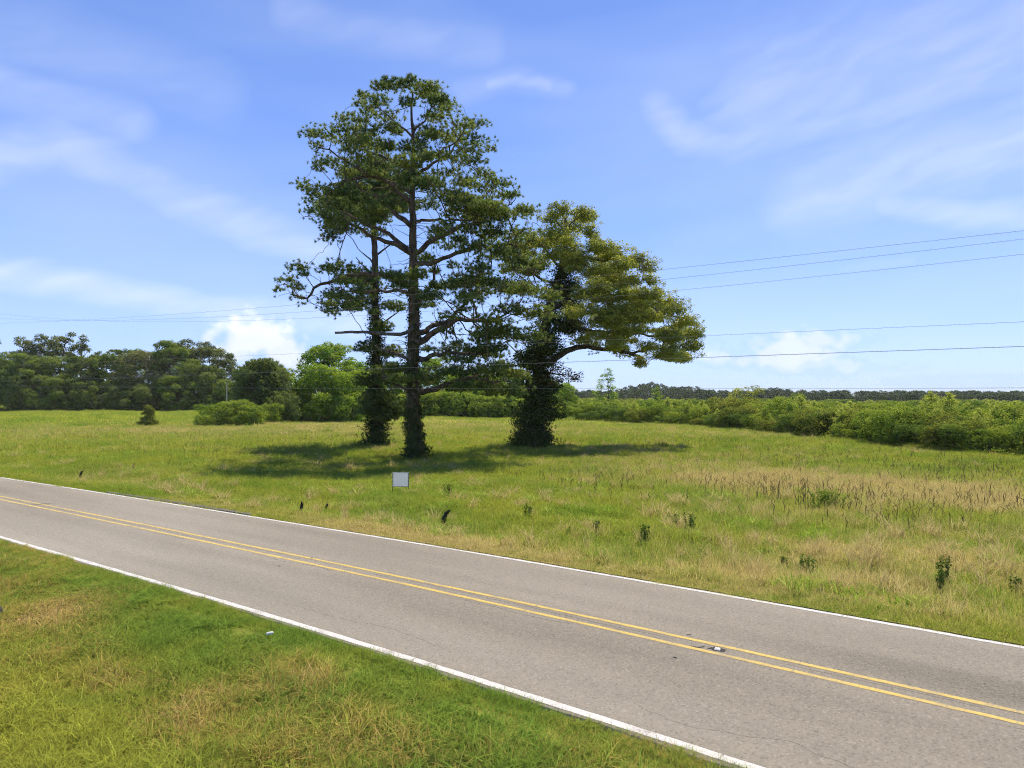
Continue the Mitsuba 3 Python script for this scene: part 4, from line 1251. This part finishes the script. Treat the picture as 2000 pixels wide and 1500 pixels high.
for x, y, row in spots:
    z = float(ground_z(x, y))
    pine_here = row >= 1 and rs.random() < (.24 if row < 8 else .35)
    src, h0 = (PINES if pine_here else SHRUB)[rs.integers(4 if pine_here else 10)]
    # tops stand just under the camera's height, as in the photograph
    want = rs.uniform(1.3, 2.7) if row == 0 else rs.uniform(2.2, 3.5) if row < 4 else rs.uniform(2.6, 3.9) if row < 8 else rs.uniform(2.6, 3.6) if row < 12 else rs.uniform(2.6, 4.2)
    if pine_here:
        want *= 1.12
    if row in (2, 3, 4, 5) and rs.random() < .14:
        want *= 1.32
    if row < 8 and rs.random() < .15:
        want *= .72
    sc = want / h0
    if row <= 6:
        band = next(w for lim, w in BANDS if CX + FOC * x / y < lim)
        what = ('young pine with pale shoots' if pine_here else 'leafy green shrub')
        lab = f'{what}, thicket {DEEP[row]}, {band}'
        key = thing('young_pine' if pine_here else 'shrub', lab, 'pine sapling' if pine_here else 'shrub', f"{'young pines' if pine_here else 'shrubs'} in the thicket, {DEEP[row]}, {band}")
        inst(key, src, x, y, sc * (1.15 if not pine_here else 1), sc)
    else:
        count['thicket'] = count.get('thicket', 0) + 1
        inst(f"thicket__{count['thicket']:03d}", src, x, y, sc * (1.5 if row < 11 else 2.4), sc)
tag('thicket', 'far bright green part of the thicket below the distant woods', 'thicket', kind='stuff')
# small skirt of weeds in front of the thicket
P_ = []
for px in np.linspace(1040, 2110, 420):
    y = float(np.interp(px, EDGE_PX[:, 0], EDGE_W[:, 1])) - abs(rs.normal(0, .5)) + .5
    x = (px - CX) / FOC * y
    P_.append([x, y, float(ground_z(x, y)) + .2 + abs(rs.normal(0, .22))])
v, f, uv, nn = leaf_clumps(np.array(P_), .35, 10, .17, rs)
put('edge_weeds', (v, f), 'shrub_leaves', uv=uv, normals=nn)
tag('edge_weeds', 'leafy weeds fringing the front of the thicket', 'weeds', kind='stuff')
# single taller trees over the thicket
px_tree('leafy_tree', 'thin open-leaved sapling rising right of the oak trunk', 'tree', 'column', 1184, 720, 780, 24, 165, leaf=.34, mat='poplar_leaves', n_lobes=26, dens=4.0, per=5, clear=.1, spread=.4, fine=.8)
px_tree('leafy_tree', 'bright green pointed sapling standing above the thicket', 'tree', 'column', 1281, 754, 790, 11, 150, leaf=.26, mat='poplar_leaves', n_lobes=20, dens=9, per=6, clear=.1, spread=.25)
key = px_tree('leafy_tree', 'flat-topped brownish tree leaning left above the thicket', 'tree', 'flat', 1452, 753, 790, 40, 122, leaf=.26, mat='oak_leaves', n_lobes=20, dens=5, fine=.55, per=6, clear=.5, spread=.3)

# ------------------------------------------------------------------ distant woods
rf = np.random.default_rng(44)
parts = []
for d0, n_, hlo, hhi, x0, x1 in [(760, 190, 9.5, 13.5, -60, 700), (860, 170, 11, 15, -40, 760), (640, 90, 7.0, 10.5, 60, 560), (470, 36, 5.6, 8.2, 205, 400)]:
    for q in range(n_):
        x = x0 + (x1 - x0) * (q + rf.random()) / n_
        d_ = d0 + rf.uniform(-25, 25)
        prof = 1 + .75 * math.exp(-((CX + FOC * x / d_ - 1265) / 45) ** 2) + .35 * math.exp(-((CX + FOC * x / d_ - 1350) / 30) ** 2) + .25 * math.exp(-((CX + FOC * x / d_ - 1515) / 40) ** 2)
        h = rf.uniform(hlo, hhi) * prof
        L = lobes_tree('round', h, rf.uniform(8, 16), rf, 12, .0, .9)
        v, f, uv, nn = lobe_leaves(L, .75, 1.25, 5, rf, 1.3)
        parts.append((v + [x, d_, float(ground_z(x, d_))], f, uv, nn))
m, uv, nn = join(parts)
put('distant_woods', m, 'far_wood', uv=uv, normals=nn)
tag('distant_woods', 'dark band of distant woods along the horizon', 'woods', kind='stuff')

# ------------------------------------------------------------------ wires
WIRES = [('top', 23.2, [(2000, 450), (1400, 515.6), (1000, 557), (700, 584), (325, 680 - 65)], .0052, 'topmost overhead wire crossing in front of the trees'),
         ('second', 24.0, [(2000, 467), (1400, 534), (948, 581), (700, 601)], .0052, 'second overhead wire from the top'), ('third', 24.8, [(2000, 497), (1400, 558), (1000, 597), (700, 616)], .0052, 'third overhead wire from the top'),
         ('fourth', 24.4, [(1870, 635), (1358, 660), (1000, 672), (700, 679.5), (325, 704)], .0052, 'pale overhead wire passing low across the pine trunks'),
         ('fifth', 24.0, [(2000, 683), (1400, 697), (970, 705.5), (300, 737)], .009, 'thick dark cable below the pale wire'), ('sixth', 23.6, [(2000, 755), (1400, 762), (1017, 760.5), (750, 756), (300, 757)], .0052, 'lowest overhead wire, close above the thicket')]
for nm, D, pxs, r, lab in WIRES:
    tt, zz = [], []
    for px, py in pxs:
        q = (px - CX) / FOC
        t = (D * N2[0] - q * D * N2[1]) / (q * U2[1] - U2[0])
        Y = D * N2[1] + t * U2[1]
        tt.append(t); zz.append(EYE + (HY - py) / FOC * Y)
    deg = 2 if len(pxs) > 3 else 1
    c = np.polyfit(tt, zz, deg)
    if deg == 2 and c[0] < 0:
        c = np.polyfit(tt, zz, 1)
    ts = np.linspace(-45, 90, 160)
    pts = np.stack([D * N2[0] + ts * U2[0], D * N2[1] + ts * U2[1], np.polyval(c, ts)], 1)
    key = thing('power_line', lab, 'wire', 'overhead wires along the road')
    put(key, tubes([(pts, r, 6)]), 'cable_black' if nm == 'fifth' else 'wire_metal', smooth=True)

# ------------------------------------------------------------------ small things
# blank sign
sb = hit(781, 963)
sd = float(sb[1])
k = sd / FOC
sx0, sx1 = (766.5 - CX) * k, (798.5 - CX) * k
zb, ztp = EYE + (HY - 950.5) * k, EYE + (HY - 923) * k
zg = float(ground_z((sx0 + sx1) / 2, sd))
sign = thing('yard_sign', 'small blank white sign on two thin legs in the grass before the tallest pine', 'sign')


def turned(m, ang=.10):
    m.apply_translation((-(sx0 + sx1) / 2, -sd, 0))
    m.apply_transform(trimesh.transformations.rotation_matrix(-ang, (0, 0, 1)))
    m.apply_translation(((sx0 + sx1) / 2, sd, 0))
    return m


part(sign, 'board', turned(box((sx0 + sx1) / 2, sd, (zb + ztp) / 2, sx1 - sx0 - .06, .012, ztp - zb - .03)), 'sign_board')
for s_ in (sx0, sx1):
    part(sign, 'leg', turned(box(s_, sd, (zg + ztp) / 2 - .05, .026, .026, ztp - zg + .12)), 'steel_leg')
    part(sign, 'frame_side', turned(box(s_ + (.016 if s_ == sx0 else -.016), sd - .006, (zb + ztp) / 2, .030, .034, ztp - zb)), 'sign_frame')
part(sign, 'frame_top', turned(box((sx0 + sx1) / 2, sd - .004, ztp + .006, sx1 - sx0 + .03, .036, .034)), 'sign_frame')
part(sign, 'frame_bottom', turned(box((sx0 + sx1) / 2, sd - .004, zb - .004, sx1 - sx0 - .06, .022, .016)), 'steel_leg')

# marker stake with faded tape
q = hit(259, 924)
stake = thing('survey_stake', 'thin stake with faded orange tape in the grass beyond the road', 'stake')
part(stake, 'stick', tubes([(q + np.array([[0, 0, -.1], [0, 0, .25], [.01, 0, .5]]), [.014, .012, .010], 6)]), 'pole_wood', smooth=True)
tp = np.array([[.0, 0, .5], [.09, .01, .47], [.11, .015, .36], [.07, .01, .30], [.0, 0, .30]]) + q
part(stake, 'tape', (np.vstack([tp, tp + [0, .02, 0]]), np.array([[0, 1, 2], [0, 2, 3], [0, 3, 4], [5, 7, 6], [5, 8, 7], [5, 9, 8], [0, 5, 6], [0, 6, 1], [1, 6, 7], [1, 7, 2], [2, 7, 8], [2, 8, 3], [3, 8, 9], [3, 9, 4]])), 'orange_tape')

# dark vine-wrapped stubs beyond the road
ru = np.random.default_rng(55)
for px, top, bot, bx, lab in [(868, 997, 1033, 11, 'black broken stub with a hooked top, right of the sign'), (157, 920, 939, 5, 'black hooked stub standing far left beyond the road'), (589, 980, 1002, 0, 'dark leaning stub in the tan grass left of the sign'), (637, 984, 1000, 3, 'short dark stub, the nearer one left of the sign')]:
    q = hit(px, bot)
    k = float(q[1]) / FOC
    h, b = (bot - top) * k, bx * k
    key = thing('tree_stump', lab, 'stump')
    c = resample(q + np.array([[0, 0, -.1], [-.05 * h, 0, h * .35], [.02 * h, .03, h * .72], [b * .6, 0, h * .97], [b, 0, h]]), .05, .012, ru)
    part(key, 'stem', tubes([(c, np.interp(np.linspace(0, 1, len(c)), [0, .6, .85, 1], [.085, .08, .06, .04]) * (h / .8) ** .5, 8)]), 'char_bark')
    v, f, uv, nn = leaf_clumps(c[:int(len(c) * .7)], .13, 9, .10, ru)
    part(key, 'vine', (v, f), 'ivy_leaves', uv=uv, normals=nn)

# upright weeds that stand out
WEEDS = [(1256, 1018, 1062, 8, 'darkest upright weed in the bright grass right of the road stub'), (1347, 1004, 1041, 9, 'upright dark weed right of the darkest one'), (1314, 1006, 1030, 15, 'low broad green weed between two upright ones'), (1165, 1018, 1042, 6, 'small upright weed left of the darkest one'),
         (1110, 1031, 1054, 5, 'small dark weed near the tan roadside grass'), (1577, 1086, 1122, 11, 'forked dark weed close to the far road edge'), (1530, 1088, 1110, 6, 'small weed left of the forked one'), (1842, 1090, 1140, 9, 'tall green weed standing alone at right near the road'), (1838, 1115, 1160, 8, 'lower weed just before the tall lone one'),
         (1985, 1130, 1156, 9, 'weed at the right picture edge near the road'), (1095, 857, 884, 12, 'small dark sapling beside the ivy foot of the oak'), (877, 947, 968, 9, 'dark leafy weed in the green grass right of the sign'), (505, 915, 938, 14, 'dark leafy clump at the left end of the pine shade'), (1302, 873, 890, 14, 'dark clump of tall weeds right of the oak shade'), (1030, 986, 1012, 8, 'thin green weed in the bright middle of the meadow'), (1620, 958, 996, 36, 'broad pale green bramble patch in the tan meadow')]
for px, top, bot, half, lab in WEEDS:
    q = hit(px, bot)
    k = float(q[1]) / FOC
    h, w = (bot - top) * k, half * k
    key = thing('weed', lab, 'weed')
    n_ = 6 if half < 20 else 22
    ps, lv = [], []
    for s_ in range(n_):
        b = q + np.array([ru.normal(0, w * .45), ru.normal(0, w * .45), -.05])
        tip_ = b + [ru.normal(0, w * .4), ru.normal(0, w * .4), h * ru.uniform(.75, 1.08) + .05]
        c = resample(np.array([b, (b + tip_) / 2 + ru.normal(0, .02, 3), tip_]), .06)
        ps.append((c, np.linspace(.010, .004, len(c)), 4)); lv.append(c[1:])
    k_ = part(key, 'stem', tubes(ps), 'rust_leaves')
    if half > 30:
        labels[k_] = {'kind': 'stuff'}
    lv = np.vstack(lv)
    v, f, uv, nn = leaf_clumps(lv, min(.10, w * .5), 5, .085, ru)
    part(key, 'leaves', (v, f), 'weed_leaves' if half < 30 else 'shrub_leaves', uv=uv, normals=nn)

# grass growing round the weeds and stubs
for px, bot in [(w[0], w[2]) for w in WEEDS] + [(868, 1033), (157, 939), (589, 1002), (637, 1000)]:
    q = hit(px, bot)
    for _ in range(5):
        a, b = q[0] + ru.normal(0, .35), q[1] + ru.normal(-.12, .3)
        scatter('field_grass', f"{'lush' if ru.random() < .6 else 'tussock'}_src_{ru.integers(3)}", a, b, ru.uniform(0, 360), ru.uniform(.6, 1.2), ru.uniform(.45, .8))
# brown seed stalks scattered through the meadow
for k in range(3):
    ps = []
    for s_ in range(6):
        b = np.array([ru.normal(0, 1.1), ru.normal(0, 1.1), -.05])
        h = ru.uniform(.35, .68)
        ps.append((np.array([b, b + [ru.normal(0, .03), ru.normal(0, .03), h * .45], b + [ru.normal(0, .06), ru.normal(0, .06), h * .8], b + [ru.normal(0, .07), ru.normal(0, .07), h]]), [.006, .008, .015, .004], 4))
    v, f = tubes(ps)
    scene[f'stalk_src_{k}'] = {'type': 'shapegroup', 'stalks': mikit.ply((v, f), 'stalk_brown', uv=np.c_[ru.random(len(v)), np.repeat(ru.random(len(v) // 4 + 1), 4)[:len(v)]])}
STALK = [(700, 850, 420, 14, 60), (1500, 870, 300, 16, 70), (1200, 940, 160, 30, 30), (500, 880, 300, 20, 40),(1650, 985, 150, 26, 34), (1900, 930, 160, 30, 70), (1550, 900, 260, 18, 60), (1250, 880, 60, 8, 14), (300, 852, 330, 14, 60), (600, 860, 120, 25, 36), (1720, 1020, 60, 14, 10), (1480, 960, 80, 18, 26), (1950, 1000, 80, 26, 22), (1350, 860, 260, 10, 30), (840, 850, 200, 10, 18), (420, 890, 260, 24, 30)]
for px, py, rx, ry, n_ in STALK:
    for s_ in range(n_):
        q = hit(px + ru.normal(0, rx * .6), min(max(py + ru.normal(0, ry * .6), 838), 1110))
        if behind_edge(q[0], q[1]) < 0 and q[1] < 120:
            scatter('seed_stalks', f'stalk_src_{ru.integers(3)}', q[0], q[1], ru.uniform(0, 360), 1, ru.uniform(.75, 1.25), tilt=False)
tag('seed_stalks', 'dark brown seed stalks scattered through the meadow', 'stalks', kind='stuff')

# litter on the verge
q = hit(528, 1250)
lit = thing('litter', 'crumpled white bottle lying in the grass of the verge', 'bottle')
c = np.array([[-.075, 0, .0], [-.07, 0, 0], [-.02, 0, .004], [.035, 0, .010], [.055, 0, .012], [.062, 0, .013]])
rr = np.array([.006, .028, .030, .028, .014, .012])
m = tubes([(c, rr, 14)])
put(lit, (m[0] @ trimesh.transformations.rotation_matrix(.45, (0, 0, 1))[:3, :3].T + q + [0, 0, .12], m[1]), 'litter_white', smooth=40)
q = hit(-4, 1206)
sc = thing('plastic_scrap', 'black scrap of plastic in the dry grass at the left edge', 'scrap')
g = np.linspace(-1, 1, 9)
gx_, gy_ = np.meshgrid(g, g)
v = np.stack([gx_ * .17 - .02, gy_ * .09, .10 + .09 * (1 - gx_ ** 2) + .04 * np.sin(gx_ * 5 + gy_ * 2)], -1).reshape(-1, 3) + q
a, b = np.meshgrid(np.arange(8), np.arange(8), indexing='ij')
fq = np.stack([a * 9 + b, a * 9 + b + 1, (a + 1) * 9 + b + 1, (a + 1) * 9 + b], -1).reshape(-1, 4)
vt, ft = np.vstack([v, v - [0, 0, .012]]), np.vstack([fq, fq[:, ::-1] + 81])
put(sc, (vt, ft), 'black_plastic', smooth=True)

# ------------------------------------------------------------------ air
scene['haze_air'] = {'type': 'homogeneous', 'albedo': {'type': 'rgb', 'value': [.95, .95, .95]}, 'sigma_t': {'type': 'rgb', 'value': [.00012, .00012, .00012]}}
scene['haze'] = {'type': 'cube', 'to_world': T().translate([0, 1540, 17]) @ T().scale([2800, 1760, 20]), 'bsdf': {'type': 'null'}, 'interior': {'type': 'ref', 'id': 'haze_air'}}
scene['camera']['medium'] = {'type': 'ref', 'id': 'haze_air'}
tag('haze', 'thin summer haze lying over the far woods', 'haze', kind='stuff')
